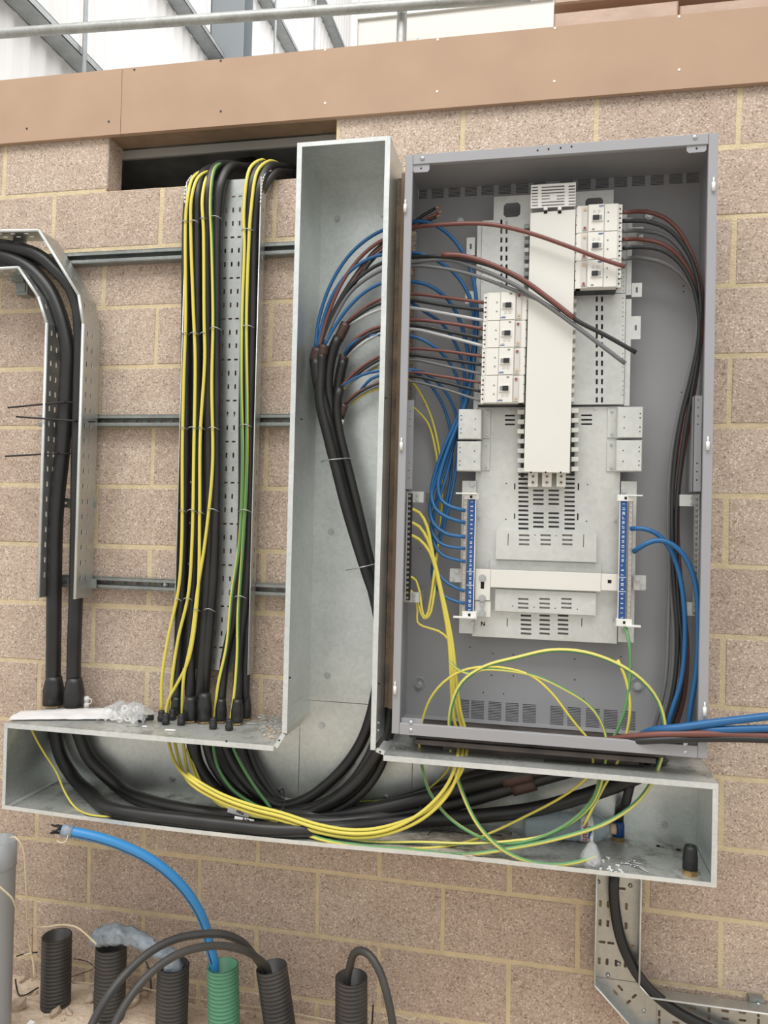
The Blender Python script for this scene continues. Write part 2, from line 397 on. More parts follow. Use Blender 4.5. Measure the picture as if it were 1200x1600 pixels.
b.box(-1.35, 2.95, .0015, .098, -3.2, .002); b.box(-1.35, -.002, .0015, .098, .002, .212); b.box(.904, 2.95, .0015, .098, .002, .212)
b.build('mortar', 'mortar', wall)
# recess behind the opening
hole = struct('trim_3')
b = MB(); b.box(-.3, 1.2, .62, .64, -.4, .5); b.build('recess_back', 'void', hole)
b = MB(); b.box(-.3, 1.2, .1, .64, .26, .28); b.build('recess_soffit', 'void', hole)
b = MB(); b.box(-.32, -.3, .1, .64, -.4, .5); b.box(1.2, 1.22, .1, .64, -.4, .5); b.build('recess_cheek', 'void', hole)
b = MB(); b.box(-.3, 1.2, .1, .64, -.42, -.4); b.build('recess_floor', 'void', hole)
b = MB(); b.box(-.02, .92, .10, .112, .172, .205); b.build('lintel_edge', 'lintel', hole)
# fibreboard fascia along the wall head
tr = struct('trim_1')
zb0 = at(0, 225, -.02).z; zb1 = at(1200, 128, -.02).z; zt0 = at(0, 126, -.02).z; zt1 = at(1200, 10, -.02).z
xs = at(190, 160, -.02).x
def fz(x, a, c): x0 = at(0, 225, -.02).x; x1 = at(1200, 128, -.02).x; return a + (c - a) * (x - x0) / (x1 - x0)
for xa, xb in ((-1.4, xs - .001), (xs + .001, 3.0)):
    b = MB(); b.prism([(xa, fz(xa, zb0, zb1)), (xb, fz(xb, zb0, zb1)), (xb, fz(xb, zt0, zt1)), (xa, fz(xa, zt0, zt1))], -.022, -.002); b.build('fascia_board', 'mdf', tr)
b = MB(); b.box(-1.4, 3.0, -.001, .10, .2125, .3); b.build('head_timber', 'timber', tr)
b = MB(); b.box(-1.4, 3.0, -.001, .5, .301, zt0 - .02); b.build('edge_timber', 'timber', tr)
for px, py in ((42, 201), (170, 190), (210, 109), (345, 95), (508, 78), (508, 161), (345, 174), (684, 62), (683, 143), (867, 44), (866, 127), (1061, 26), (1061, 109), (652, 59)):
    q = at(px, py, -.022); b = MB(); b.cyl(q + Vector((0, .003, 0)), q - Vector((0, .0012, 0)), .0042, 8); b.build('screw_head', 'bright' if px > 500 else 'dark', tr)
# ground
fl = struct('floor')
b = MB(); nx, ny = 90, 70
GX0, GX1, GY0, GY1 = -1.4, 3.0, -3.2, .02
rnd = random.Random(3)
from mathutils import noise
def gz(x, y):
    n_ = noise.noise(Vector((x * 3, y * 3, 0))) * .02 + noise.noise(Vector((x * 9, y * 9, 3))) * .012 + noise.noise(Vector((x * 26, y * 26, 7))) * .006
    return -3.0 + n_ - max(0, x - .9) * .06
vs = []; fs = []
for iy in range(ny + 1):
    y = GY1 + (GY0 - GY1) * (iy / ny) ** 1.8
    for ix in range(nx + 1):
        x = GX0 + (GX1 - GX0) * ix / nx; vs.append((x, y, gz(x, y)))
for iy in range(ny):
    for ix in range(nx):
        a = iy * (nx + 1) + ix; fs.append((a, a + nx + 1, a + nx + 2, a + 1))
b.add(vs, fs, 0, True); b.build('soil', 'soil', fl)
def rockmesh(r, seed):
    bm = bmesh.new(); bmesh.ops.create_icosphere(bm, subdivisions=1, radius=r); R = random.Random(seed)
    for v in bm.verts: v.co = Vector((v.co.x * 1.2, v.co.y, v.co.z * .7)) * R.uniform(.75, 1.2)
    me = bpy.data.meshes.new('stone'); bm.to_mesh(me); bm.free(); me.materials.append(M['stone']); return me
rocks = [rockmesh(1, s) for s in range(5)]
for i in range(110):
    x = rnd.uniform(-.45, 1.25); y = rnd.uniform(-.5, -.01) if i < 90 else rnd.uniform(-.08, -.01)
    r = rnd.choice((.006, .008, .01, .013, .018, .024))
    if rnd.random() < .2: r *= 1.5
    o = link('stone', rocks[i % 5], (x, y, gz(x, y) + r * .3), fl); o.scale = (r, r, r); o.rotation_euler = (rnd.random(), rnd.random(), rnd.random() * 6)
# building side wall far beyond the block wall
sw = struct('wall_left'); WX = -2.5
b = MB(); vs = []; fs = []; y = .9; pr_ = ((0, 0), (.03, .032), (.11, .032), (.14, 0), (.2, 0)); ys = []
while y < 30:
    for dy, dx in pr_[:-1]: ys.append((y + dy, dx))
    y += .2
for yy, dx in ys: vs += [(WX + dx, yy, -3), (WX + dx, yy, 12)]
for i in range(len(ys) - 1): fs.append((2 * i, 2 * i + 1, 2 * i + 3, 2 * i + 2))
b.add(vs, fs); b.build('cladding', 'clad', sw)
b = MB(); b.box(WX, 12, 30, 30.1, -3, 12); o = b.build('end_cladding', 'clad', sw)
def sidewall(px, py, X):
    d = CF + CR * ((px - 600) / FPX) + CU * ((800 - py) / FPX); return CP + d * ((X - CP.x) / d.x)
for z in (2.70, 4.42, 6.2, 8.0):
    b = MB(); x0 = WX + .035
    b.box(x0, x0 + .19, .9, 30, z, z + .006); b.box(x0 + .184, x0 + .19, .9, 30, z, z + .065); b.box(x0, x0 + .006, .9, 30, z, z + .065); b.box(x0 + .17, x0 + .19, .9, 30, z + .059, z + .065)
    b.build('side_rail', 'purlin', sw)
y0_ = sidewall(330, 60, WX + .05).y; xr0 = at(380, 60, y0_).x
b = MB(); b.box(WX + .05, xr0, y0_, y0_ + .012, -3, 12); b.box(WX + .05, xr0, y0_ + .28, y0_ + .292, -3, 12); xm = (WX + .05 + xr0) / 2; b.box(xm - .006, xm + .006, y0_ + .012, y0_ + .28, -3, 12)
b.build('steel_column', 'column', sw)
for px in (133, 430, 492):
    q = sidewall(px, 50, WX + .26); b = MB(); b.cyl((q.x, q.y, -3), (q.x, q.y, 12), .02, 8); b.build('vertical_conduit', 'purlin', sw)

# ================================================================== things on the mezzanine edge
def tube_thing(name, label, cat, pts, r, m, group=None, n=12, **k):
    b = MB(); b.tube(pts, r, n, **k); return b.build(name, m, None, label, cat=cat, group=group)
a0 = at(-80, 58, .8); a1 = at(830, -6, .8)
tube_thing('scaffold_rail', 'long galvanised scaffold tube running level above the brown fascia board', 'scaffold tube', [a0, a0.lerp(a1, .5), a1], .0242, 'scaf', n=16)
q0 = at(627, 70, .86); tube_thing('scaffold_post', 'short upright scaffold tube behind the fascia, crossing the level tube', 'scaffold tube', [(q0.x, .86, .3), (q0.x, .86, 1.2)], .0242, 'scaf', n=16)
x0, x1, z0, z1 = RC(550, -30, 864, 130, 1.0)
t = thing('white_board', 'white board with a raised top edge standing on end behind the fascia', 'board', ((x0 + x1) / 2, 1.05, .3))
b = MB(); b.box(x0, x1, 1.0, 1.08, .3, 1.6); b.build('panel', 'wbox', t)
b = MB(); b.box(x0, x0 + .03, .985, .9995, .3, 1.6); b.build('edge_strip', 'bright', t)
zz = at(720, 12, .985).z
b = MB(); b.box(x0 + .031, x1, .985, .9995, zz, zz + .02); b.build('edge_strip', 'bright', t)
for i, (pa, pb, py0, py1, lab) in enumerate(((866, 1060, 10, 60, 'flat pack in shiny brown wrap lying on the mezzanine edge, the left one'), (1062, 1330, -6, 60, 'flat pack in shiny brown wrap at the top right corner, beyond a black gap'))):
    x0, x1, _, zt = RC(pa, py0, pb, py1, .3); b = MB(); b.box(x0, x1, .3, .7, .42, zt, 0, .006); b.build('wrapped_pack', 'wrap', None, lab, cat='package', group='wrapped packs on the mezzanine edge')
x0, x1, _, _ = RC(866, 0, 1330, 8, .34); zt = at(900, 5, .34).z
b = MB(); b.box(x0, x1, .34, .7, zt + .004, zt + .12, 0, .006); b.build('wrapped_pack', 'wrap', None, 'upper flat pack in dull brown wrap stacked on the shiny ones', cat='package')

# ================================================================== support rails
for i, (ya_, yb_, pa, lab) in enumerate(((402, 385, -60, 'topmost slotted steel strut rail running level behind the cable trays'), (659, 654, 60, 'middle slotted steel strut rail, level with the cable tie tails'), (911, 921, 60, 'lowest slotted steel strut rail, just above the cable glands'))):
    pa_x = at(pa, ya_, -.041).x; xb = .885
    zc = (at(150, ya_, -.041).z + at(440, yb_ if i else 387, -.041).z) / 2
    h = .0205
    t = thing('strut_rail', lab, 'rail', (pa_x, 0, zc), 'strut rails on the block wall')
    slots = [slotpoly(pa_x + .05 + k * .05, zc, .028, .013) for k in range(int((xb - pa_x - .06) / .05))]
    sheet('web', rect(pa_x, xb, zc - h, zc + h), slots, -.006, .0025, 'rail', t)
    for s_ in (-1, 1):
        b = MB(); z = zc + s_ * h
        b.box(pa_x, xb, -.041, -.0035, z - .00125, z + .00125); b.box(pa_x, xb, -.041, -.0385, z, z - s_ * .0095); b.box(pa_x, xb, -.041, -.034, z - s_ * .0095, z - s_ * .012)
        b.build('flange', 'rail', t)
    if i == 2:
        q = at(260, 915, -.0035); b = MB(); bolt(b, (q.x, -.008, zc), .007, mi=0, h=.01); b.build('bolt', 'steel', t)

# ================================================================== left cable ladder with the two supply cables
def flange_path(px_pts, y0, y1): return [at(a, c, y0) for a, c in px_pts]
lad = thing('cable_ladder', 'perforated steel cable tray with open back bending to the left at its top', 'cable tray', at(105, 930, -.09))
YF, YB = -.155, -.048
def side_run(pts, holes_from, name):
    """one side wall of the tray: list of (x,z) corners; each straight is a sheet with slots and a rolled rim"""
    for (xa, za), (xb, zb) in zip(pts[:-1], pts[1:]):
        L = math.hypot(xb - xa, zb - za); ux, uz = (xb - xa) / L, (zb - za) / L
        hs = []
        d = .03
        while d < L - .03:
            for w_ in (.028, .060): hs.append(slotpoly(d, w_, .020, .008))
            d += .0555
        def xf(u, v, e, xa=xa, za=za, ux=ux, uz=uz): return (xa + ux * u - uz * e, YF + v, za + uz * u + ux * e)
        sheet(name, rect(0, L, 0, YB - YF), hs, 0, .0015, 'tray', lad, xf=xf)
        b = MB(); b.tube([(xa, YF, za), (xb, YF, zb)], .0058, 8, step=0); b.build('rolled_rim', 'lip', lad)
oA = [at(*q, YF) for q in ((-60, 362), (61, 360), (123, 461), (130, 506), (117, 936))]
iA = [at(*q, YF) for q in ((-60, 423), (29, 418), (60, 464), (73, 505), (60, 934))]
side_run([(q.x, q.z) for q in oA], 0, 'side_wall'); side_run([(q.x, q.z) for q in iA], 0, 'side_wall')
for py in (556, 676, 786, 910):
    xa = at(72, py, YB).x + .01; xb = at(140, py, YB).x + .03; z = at(105, py, YB).z
    slots = [slotpoly(xa + .03 + k * .04, z, .022, .01) for k in range(int((xb - xa - .04) / .04))]
    sheet('rung', rect(xa, xb, z - .018, z + .018), slots, YB - .003, .0015, 'rail', lad)
q = at(35, 448, YB); b = MB(); b.box(q.x - .03, q.x + .02, -.046, -.003, q.z - .03, q.z + .03); b.box(q.x - .02, q.x + .012, -.05, -.046, q.z - .02, q.z + .02); b.build('wall_bracket', 'rail', lad)
q = at(30, 385, YB); b = MB(); b.box(q.x - .02, q.x + .03, -.06, -.046, q.z - .14, q.z + .02); b.build('rung', 'rail', lad)

def cable(name, label, path, r, m, cat='cable', group=None, n=10, parent=None, **k):
    b = MB(); b.tube(path, r, n, **k); return b.build(name, m, parent, label, **({} if parent else dict(cat=cat, group=group)))
YL = -.098
G2 = 'thick supply cables on the left tray'
la = PX([(-45, 386), (0, 384), (57, 398), (86, 421), (109, 446), (122, 478), (126, 520), (125, 600), (122, 720), (121, 800), (119, 920), (116, 1010), (115, 1072, -.075)], YL)
cable('supply_cable', 'thick black supply cable on the left tray, the outer one nearest its right side', la, .0255, 'black', group=G2, n=16, rough=.01)
lb = PX([(-45, 404), (0, 401), (40, 416), (64, 437), (80, 459), (91, 484), (100, 515), (106, 550), (104, 600), (98, 700), (88, 800), (85, 900), (84, 1000), (83, 1072, -.075)], YL + .002)
cable('supply_cable', 'thick black supply cable on the left tray, the inner one on the left', lb, .027, 'black', group=G2, n=16, rough=.01)
def boot(px, py, rb, rt, h, label, Z=-1.9455, group=None, m='black'):
    c = atz(px, py, Z); c.z = Z
    t = thing('gland_shroud', label, 'cable gland', c, group)
    b = MB(); b.lathe(c, [(0, .006), (rb, .006), (rb, h * .55), (rb * .97, h * .6), (rt * 1.12, h * .85), (rt, h), (0, h)], 18); b.build('shroud', m, t)
    b = MB(); b.tube([c, c + Vector((0, 0, .0055))], rb * .95, 6, step=0, smooth=False); b.build('gland_nut', 'brass', t)
    return c
ZP = -1.948; ZT = ZP + .0022
GG = 'cable glands on the trunking top'
bl_in = boot(83, 1103, .038, .028, .11, 'big black gland shroud, first from the left on the trunking top', group=GG)
bl_out = boot(115, 1106, .037, .027, .11, 'big black gland shroud, second from the left beside the white fitting', group=GG)
# cable ties with loose tails across the left tray
for i, (a, bq, lab) in enumerate((((12, 637), (104, 628), 'uppermost black cable tie tail sticking out left of the tray'), ((25, 651), (122, 658), 'middle dark cable tie tail lying across both supply cables'), ((8, 713), (92, 708), 'lowest black cable tie tail sticking out left of the tray'))):
    b = MB(); p0 = at(*a, -.20); p1 = at(*bq, -.128)
    b.tube([p0, p0.lerp(p1, .5), p1], .0036, 6)
    q = p1 + Vector((.025, .018, .0)); b.tube([p1, q, q + Vector((.012, .03, .004))], .0024, 6); b.build('cable_tie', 'btie', None, lab, cat='cable tie', group='cable tie tails on the left tray')

# ================================================================== centre perforated tray
YBT = -.0445; YFT = -.095
xl = at(283, 600, YFT).x; xr = at(399.5, 600, YFT).x
zt = at(360, 281, YBT).z; zb = at(355, 1048, YBT).z
ct = thing('perforated_tray', 'tall perforated steel cable tray hung from the hole in the wall', 'cable tray', ((xl + xr) / 2, YBT, zb))
hs = []; z = zt - .03; row = 0
pit = (at(360, 371, YBT).z - at(360, 562, YBT).z) / 3      # one period of two upright rows and one level row
zr = at(360, 371, YBT).z
while zr + pit < zt: zr += pit
xc0 = at(361, 450, YBT).x; dx = .0262
while zr > zb + .02:
    for k in range(-6, 6):
        x = xc0 + k * dx
        if x < xl + .015 or x > xr - .015: continue
        if zr < zt - .01: hs.append(slotpoly(x, zr, .015, .007))
        for dz in (.33, .66):
            if zb + .02 < zr - pit * dz < zt - .02: hs.append(slotpoly(x, zr - pit * dz, .007, .019))
    zr -= pit
sheet('tray_base', rect(xl, xr, zb, zt), hs, YBT, .0015, 'tray', ct)
for x, s_ in ((xl, 1), (xr, -1)):
    hs = [slotpoly(u, .03, .018, .007) for u in [zb + .05 + .055 * i for i in range(int((zt - zb - .08) / .055))]]
    sheet('side_flange', rect(zb, zt - .02, 0, YBT - YFT), hs, 0, .0015, 'tray', ct, xf=lambda u, v, e, x=x, s_=s_: (x + s_ * e, YFT + v, u))
    b = MB(); b.tube([(x, YFT, zb), (x, YFT, zt - .02)], .0022, 6, step=0); b.build('rolled_rim', 'lip', ct)
# slitted edge strip following the cables over the sill
for (pts, nm) in ((((289, 318, -.095), (289, 300, -.09), (293, 284, -.075), (300, 274, -.05)), 0), (((407, 318, -.1), (409, 290, -.09), (414, 272, -.07), (424, 266, -.04)), 1)):
    P = spline(PX(pts), .012); 
    for i in range(len(P) - 1):
        b = MB(); b.tube([P[i].lerp(P[i + 1], .1), P[i].lerp(P[i + 1], .75)], .0028, 6, step=0); b.build('edge_clip', 'bright', ct)
# armoured cables: four on the left, three on the right
YC = -.073
cab = [
 ('first', [(352, 262, .35), (322, 270, .06), (303, 282, -.03), (296, 306), (293, 345), (291, 500), (290, 650), (288, 800), (284, 920), (278, 1020), (275, 1095, -.09)], .0185),
 ('second', [(372, 258, .35), (338, 263, .06), (317, 273, -.03), (309, 300), (308, 345), (308, 500), (308, 650), (306, 800), (302, 900), (298, 1000), (297, 1095, -.085)], .0185),
 ('third', [(395, 252, .35), (362, 258, .06), (338, 262, -.03), (326, 292), (323, 345), (324, 500), (326, 650), (327, 800), (324, 900), (318, 1000), (312, 1095, -.075)], .0185),
 ('fourth', [(420, 258, .35), (382, 262, .05), (360, 262, -.03), (345, 290), (340, 330), (338, 500), (338, 650), (337, 800), (334, 900), (326, 1000), (319, 1090, -.06)], .018),
 ('fifth', [(450, 262, .35), (430, 262, .05), (408, 259, -.03), (394, 284), (388, 340), (383, 500), (380, 650), (379, 800), (372, 930), (352, 1030), (345, 1098, -.09)], .0165),
 ('sixth', [(470, 268, .35), (440, 262, .05), (420, 262, -.03), (406, 290), (398, 345), (395, 500), (391, 650), (390, 800), (385, 920), (374, 1020), (370, 1100, -.09)], .0175),
 ('seventh', [(480, 275, .35), (445, 270, .05), (428, 272, -.02), (405, 310, -.06), (399, 380, -.06), (391, 520, -.06), (389, 700, -.06), (389, 850, -.06), (388, 960, -.06), (385, 1030, -.06), (383, 1095, -.06)], .0150)]
for nm, pth, r in cab:
    cable('armoured_cable', f'black armoured cable dropping down the centre tray, {nm} from the left', PX(pth, YC), r, 'black', group='armoured cables on the centre tray', n=14, rough=.012)
for nm, px, py, rb, h in (('third', 275, 1120, .019, .07), ('fourth', 297, 1127, .026, .085), ('fifth', 319, 1128, .027, .10), ('sixth', 345, 1128, .020, .08), ('seventh', 370, 1131, .021, .085), ('eighth', 384, 1124, .019, .08)):
    boot(px, py, rb, rb * .72, h, f'black gland shroud under the centre tray, {nm} from the left on the trunking top', group=GG)
# earth wires laid over them
YE = -.103
eg = [
 ('first', [(330, 272, .1), (315, 268, -.02), (300, 280, -.08), (293, 310), (290, 345), (290, 500), (287, 600), (285, 700), (284, 850), (279, 920), (262, 1000), (253, 1060), (252, 1112, -.10)], .70, .03),
 ('second', [(345, 270, .1), (325, 268, -.02), (308, 280, -.08), (299, 312), (298, 350), (302, 480), (305, 560), (303, 700), (300, 850), (294, 930), (278, 1000), (268, 1070), (266, 1115, -.09)], .64, .05),
 ('third', [(352, 268, .1), (335, 267, -.02), (322, 280, -.08), (316, 312), (318, 360), (319, 500), (320, 560), (313, 680), (312, 800), (309, 930), (295, 1030), (276, 1070), (263, 1095), (258, 1122, -.11)], .78, -.06),
 ('fourth', [(368, 262, .1), (345, 256, -.02), (334, 268, -.08), (329, 312), (331, 380), (333, 500), (331, 600), (332, 730), (320, 850), (309, 920), (299, 1000), (287, 1060), (284, 1122, -.10)], .28, .30),
 ('fifth', [(420, 258, .1), (408, 250, -.02), (390, 264, -.08), (381, 330), (382, 380), (378, 500), (377, 600), (379, 720), (374, 850), (362, 930), (354, 1010), (341, 1070), (334, 1128, -.11)], .62, .44),
 ('sixth', [(440, 258, .1), (420, 252, -.02), (402, 268, -.08), (392, 330), (388, 400), (385, 500), (386, 640), (385, 750), (379, 860), (372, 960), (371, 1020), (366, 1085), (360, 1128, -.12)], .66, .42)]
for nm, pth, ph, tw_ in eg:
    cable('earth_wire', f'green and yellow earth wire strapped down the centre tray, {nm} from the left', PX(pth, YE), .0058, 'yg', cat='wire', group='earth wires on the centre tray', n=12, phase=ph, twist=tw_)
for nm, px, py in (('first', 252, 1126), ('second', 259, 1131), ('third', 269, 1124), ('fourth', 283, 1132), ('fifth', 333, 1138), ('sixth', 358, 1140)):
    c = atz(px, py, ZT); c.z = ZT
    b = MB(); b.lathe(c, [(0, .001), (.0135, .001), (.0135, .014), (.011, .016), (.012, .03), (.0085, .036), (0, .036)], 12)
    b.build('small_gland', 'dark', None, f'small black gland around an earth wire, {nm} from the left', cat='cable gland', group='small glands on the trunking top')
# ties round the cables
rows = [(345, 520, 668, 797, 937), (345, 520, 668, 797, 935), (340, 520, 668, 800, 952), (338, 512, 668, 796, 952), (358, 509, 664, 797, 932)]
grp = [(284, 294), (296, 310), (312, 322), (328, 344), (378, 396)]
on = ('first', 'second', 'third', 'fourth', 'fifth'); hn = ('topmost', 'upper', 'middle', 'lower', 'lowest')
for gi, (xa, xb) in enumerate(grp):
    for hi, py in enumerate(rows[gi]):
        sh = (0, 0, -3, -4, -10)[hi] * (1 if gi < 4 else 1.2)
        p = [at(xa + sh, py + 3, -.085), at(xa + sh + 2, py, -.112), at((xa + xb) / 2 + sh, py - 1, -.1135), at(xb + sh - 1, py + 2, -.104), at(xb + sh + 2, py + 4, -.08)]
        cable('cable_tie', f'{hn[hi]} slim steel tie round cable group {on[gi]} from the left on the centre tray', p, .0017, 'tie', cat='cable tie', group='steel ties on the centre tray', n=6)

# ================================================================== cable trunking (riser and bottom run)
YTB, YTF = -.0455, -.325; TT = .0018
XL, XR, ZF, ZTOP = -.119, 2.156, -2.2365, -1.948
RL, RR, RZ = .868, 1.170, -.037
tk = thing('cable_trunking', 'galvanised trunking, an upright run joined to a long level run under the grey enclosure', 'cable trunking', (1.0, YTB, ZF))
def sb(nm, m, *a, ch=0, label=None):
    b = MB(); b.box(*a, 0, ch); return b.build(nm, m, tk, label)
zs = at(540, 1098, YTB).z; xs1 = at(467, 1200, YTB).x; xs2 = at(644, 1210, YTB).x
sb('back_panel', 'galv', RL, RR, YTB, YTB + TT, zs + .001, RZ)
sb('back_panel', 'galv', xs1 + .001, xs2 - .001, YTB, YTB + TT, ZF, zs - .001)
sb('back_panel', 'galv', XL, xs1 - .001, YTB, YTB + TT, ZF, ZTOP)
sb('back_panel', 'galv', xs2 + .001, XR, YTB, YTB + TT, ZF, ZTOP)
zrl = -1.905
def yz_sheet(nm, m, x, z0, z1, holes, t=TT, lab=None):
    return sheet(nm, rect(z0, z1, 0, YTB - YTF), holes, 0, t, m, tk, lab, xf=lambda u, v, e: (x + e, YTF + v, u))
sb('left_side', 'galv', RL, RL + TT, YTF, YTB, zrl, RZ - TT)
zh1 = at(606, 338, -.2).z; zh0 = at(604, 640, -.2).z
yz_sheet('right_side', 'galv', RR - TT, zrl - .01, RZ - TT, [rect(zh0, zh1, .135, .265)])
sb('end_cap', 'galv', RL, RR, YTF, YTB, RZ - TT, RZ)
sb('end_plate', 'galv', XL, XL + TT, YTF, YTB, ZF, ZTOP); sb('end_plate', 'galv', XR - TT, XR, YTF, YTB, ZF, ZTOP)
xtl = .842; xtr = 1.195
sb('top_plate', 'galvd', XL + TT, xtl, YTF, YTB - .001, ZTOP - TT, ZTOP, label='dusty top plate holding the glands')
sb('top_plate', 'galvd', xtr, XR - TT, YTF, YTB - .001, ZTOP - TT, ZTOP, label='dirty top plate under the enclosure')
# floor with a slight sag towards the front
b = MB(); n_ = 30; vs = []; fs = []
for i in range(n_ + 1):
    x = XL + (XR - XL) * i / n_; s_ = .012 * math.sin(math.pi * min(1, max(0, (x - XL) / 1.5))) if x < XL + 1.5 else 0
    vs += [(x, YTB, ZF), (x, YTF, ZF - s_), (x, YTF, ZF - .0018 - s_), (x, YTB, ZF - .0018), (x, YTF - .0005, ZF + .013 - s_)]
for i in range(n_):
    a = i * 5; c = a + 5; fs += [(a, a + 1, c + 1, c), (a + 2, a + 3, c + 3, c + 2), (a + 1, a + 2, c + 2, c + 1)]
b.add(vs, fs); b.build('floor_plate', 'galvd', tk, 'dirty floor plate of the level run')
# returned front lips
LW = .0165
def lip(*a): sb('front_lip', 'lip', *a)
lip(RL, RL + LW, YTF - .0015, YTF, zrl, RZ); lip(RR - LW, RR, YTF - .0015, YTF, zrl - .03, RZ); lip(RL + LW, RR - LW, YTF - .0015, YTF, RZ - .014, RZ)
lip(XL, xtl, YTF - .0015, YTF, ZTOP - .0165, ZTOP); lip(xtr, XR, YTF - .0015, YTF, ZTOP - .0165, ZTOP)
lip(XL, XL + .012, YTF - .0015, YTF, ZF + .011, ZTOP - .017); lip(XR - .015, XR, YTF - .0015, YTF, ZF + .0112, ZTOP - .017)
b = MB(); vs = []; fs = []
for i in range(n_ + 1):
    x = XL + (XR - XL) * i / n_; s_ = .012 * math.sin(math.pi * (x - XL) / 1.5) if x < XL + 1.5 else 0
    vs += [(x, YTF - .0015, ZF - .0018 - s_), (x, YTF - .0015, ZF + .011 - s_), (x, YTF, ZF + .011 - s_)]
for i in range(n_): a = i * 3; c = a + 3; fs += [(a, c, c + 1, a + 1), (a + 1, c + 1, c + 2, a + 2)]
b.add(vs, fs); b.build('front_lip', 'lip', tk)
# bevelled corner pieces where the riser meets the level run
for (xa, za, xb, zb_) in ((RL, zrl, xtl, ZTOP), (RR, zrl - .035, xtr, ZTOP)):
    b = MB(); L = Vector((xb - xa, 0, zb_ - za)); nn = Vector((L.z, 0, -L.x)).normalized() * (.014 if xa == RL else -.014)
    if xa == RL: nn = -nn
    b.add([(xa, YTF - .001, za), (xb, YTF - .001, zb_), (xb + nn.x, YTF - .001, zb_ + nn.z), (xa + nn.x, YTF - .001, za + nn.z), (xa, YTB, za), (xb, YTB, zb_)], [(0, 1, 2, 3), (0, 1, 5, 4)])
    b.build('corner_gusset', 'lip', tk)
    m_ = Vector(((xa + xb) / 2 + nn.x * .4, YTF - .0015, (za + zb_) / 2 + nn.z * .4)); b = MB(); b.cyl(m_, m_ - Vector((0, .001, 0)), .003, 8); b.build('rivet_hole', 'hole', tk)
for px, py in ((527, 342), (598, 335), (524, 552), (517, 831), (511, 1055), (503, 1133), (437, 1236), (603, 1246), (270, 1217), (1038, 1289)):
    q = at(px, py, YTB); b = MB(); bolt(b, (q.x, YTB, q.z), .0085, h=.008); b.build('bolt', 'steel', tk)
for px, py, side in ((594, 1134, 0), (594, 1146, 0), (616, 1169, 1), (630, 1169, 1), (1112, 1210, 1)):
    q = at(px, py, YTF + .02) if not side else atz(px, py, ZTOP)
    b = MB(); d = (1, 0, 0) if not side else (0, 0, 1)
    c = (RR, YTF + .03, at(600, py, YTF).z) if not side else (q.x, max(q.y, YTF + .01), ZTOP); b.cyl(c, Vector(c) + Vector(d) * .004, .004, 8); b.build('pan_screw', 'steel', tk)
for px, py, f_ in ((453, 1059, 0), (592, 1068, 0), (354, 1158, 1), (471, 655, 0), (603, 622, 0)):
    q = at(px, py, YTF - .0016); b = MB(); b.cyl(q, q - Vector((0, .001, 0)), .0033, 8); b.build('lip_hole', 'hole', tk)
# inner coupling strips
q = at(490, 1090, YTB); b = MB(); b.box(RL + .002, RL + .004, YTF + .01, YTB, zrl + .0, zrl + .07); b.build('coupling_strip', 'galv', tk)
b = MB(); b.box(XL + .003, XL + .02, YTF + .01, YTB, ZF + .001, ZF + .004); b.build('coupling_strip', 'lip', tk)
b = MB(); b.box(XR - .03, XR - .003, YTF + .02, YTB, ZF + .001, ZF + .003); b.build('coupling_strip', 'galv', tk)
# packers between trunking and enclosure
EX0, EX1, EZ0, EZ1, EYF, EYB = 1.213, 2.131, -1.888, -.087, -.295, -.0455
b = MB(); b.box(RR + .0015, RR + .018, -.212, -.192, -1.83, -.12); b.build('gap_packer', 'rust', None, 'rusty strip filling the upright gap between riser and enclosure', cat='packer')
b = MB(); b.box(RR + .019, EX0 - .0015, -.226, -.192, -1.83, -.11); b.build('gap_packer', 'timber', None, 'thin brown timber strip squeezed against the left side of the enclosure', cat='packer')
xp = at(640, 1155, -.27).x; xq = at(990, 1190, -.27).x
b = MB(); b.box(xp, xq + .09, -.275, -.06, -1.902, EZ0 - .002); b.build('packing_board', 'packer', None, 'dark brown packing board under the enclosure, upper of two', cat='packer')
b = MB(); b.box(xp + .02, xq + .06, -.285, -.08, -1.918, -1.904); b.build('packing_board', 'packer', None, 'dark brown packing board under the enclosure, lower of two', cat='packer')
b = MB(); b.box(xp + .1, xq + .02, -.23, -.08, ZTOP + .0005, -1.920); b.build('packing_block', 'packer', None, 'dark block carrying the packing boards on the trunking top', cat='packer')

# ================================================================== grey enclosure
en = thing('enclosure', 'tall open grey steel enclosure without its door, full of wiring', 'enclosure', ((EX0 + EX1) / 2, EYB, EZ0))
YI = EYB - .0015
def ventband(pxs, pz, h, w=.041, n=13):
    """a level strip of the back sheet cut into tiles, one louvre of n slits per tile; returns its z range"""
    xs_ = [at(a, c, YI).x for a, c in pxs]; z0 = pz - h / 2; z1 = pz + h / 2
    cut = [EX0] + [(a + c) / 2 for a, c in zip(xs_[:-1], xs_[1:])] + [EX1]
    for k, x in enumerate(xs_):
        b = MB(); y0, y1, lo, hi = YI, YI + .0015, z0 - .006, z1 + .006; p_ = h / n
        b.box(cut[k], x - w / 2, y0, y1, lo, hi); b.box(x + w / 2, cut[k + 1], y0, y1, lo, hi)
        for q in range(n + 1):
            za_ = lo if q == 0 else z0 + p_ * (q - .5) + .0013; zb2_ = hi if q == n else z0 + p_ * (q + .5) - .0013
            b.box(x - w / 2, x + w / 2, y0, y1, za_, zb2_)
        b.build('louvre_panel', 'paint', en)
    return z0 - .006, z1 + .006
TOPV = [(px, 298 - 28 * (px - 658) / 427) for px in (658, 684, 710, 736, 762, 789, 816, 843, 885, 913, 941, 970, 998, 1027, 1056, 1083)]
BOTV = [(px, 1108 + 20 * (px - 723) / 260) for px in (723, 746, 773, 800, 827, 870, 897, 926, 954, 982)]
za, zb_ = ventband(TOPV, sum(at(*q, YI).z for q in TOPV) / 16, .062)
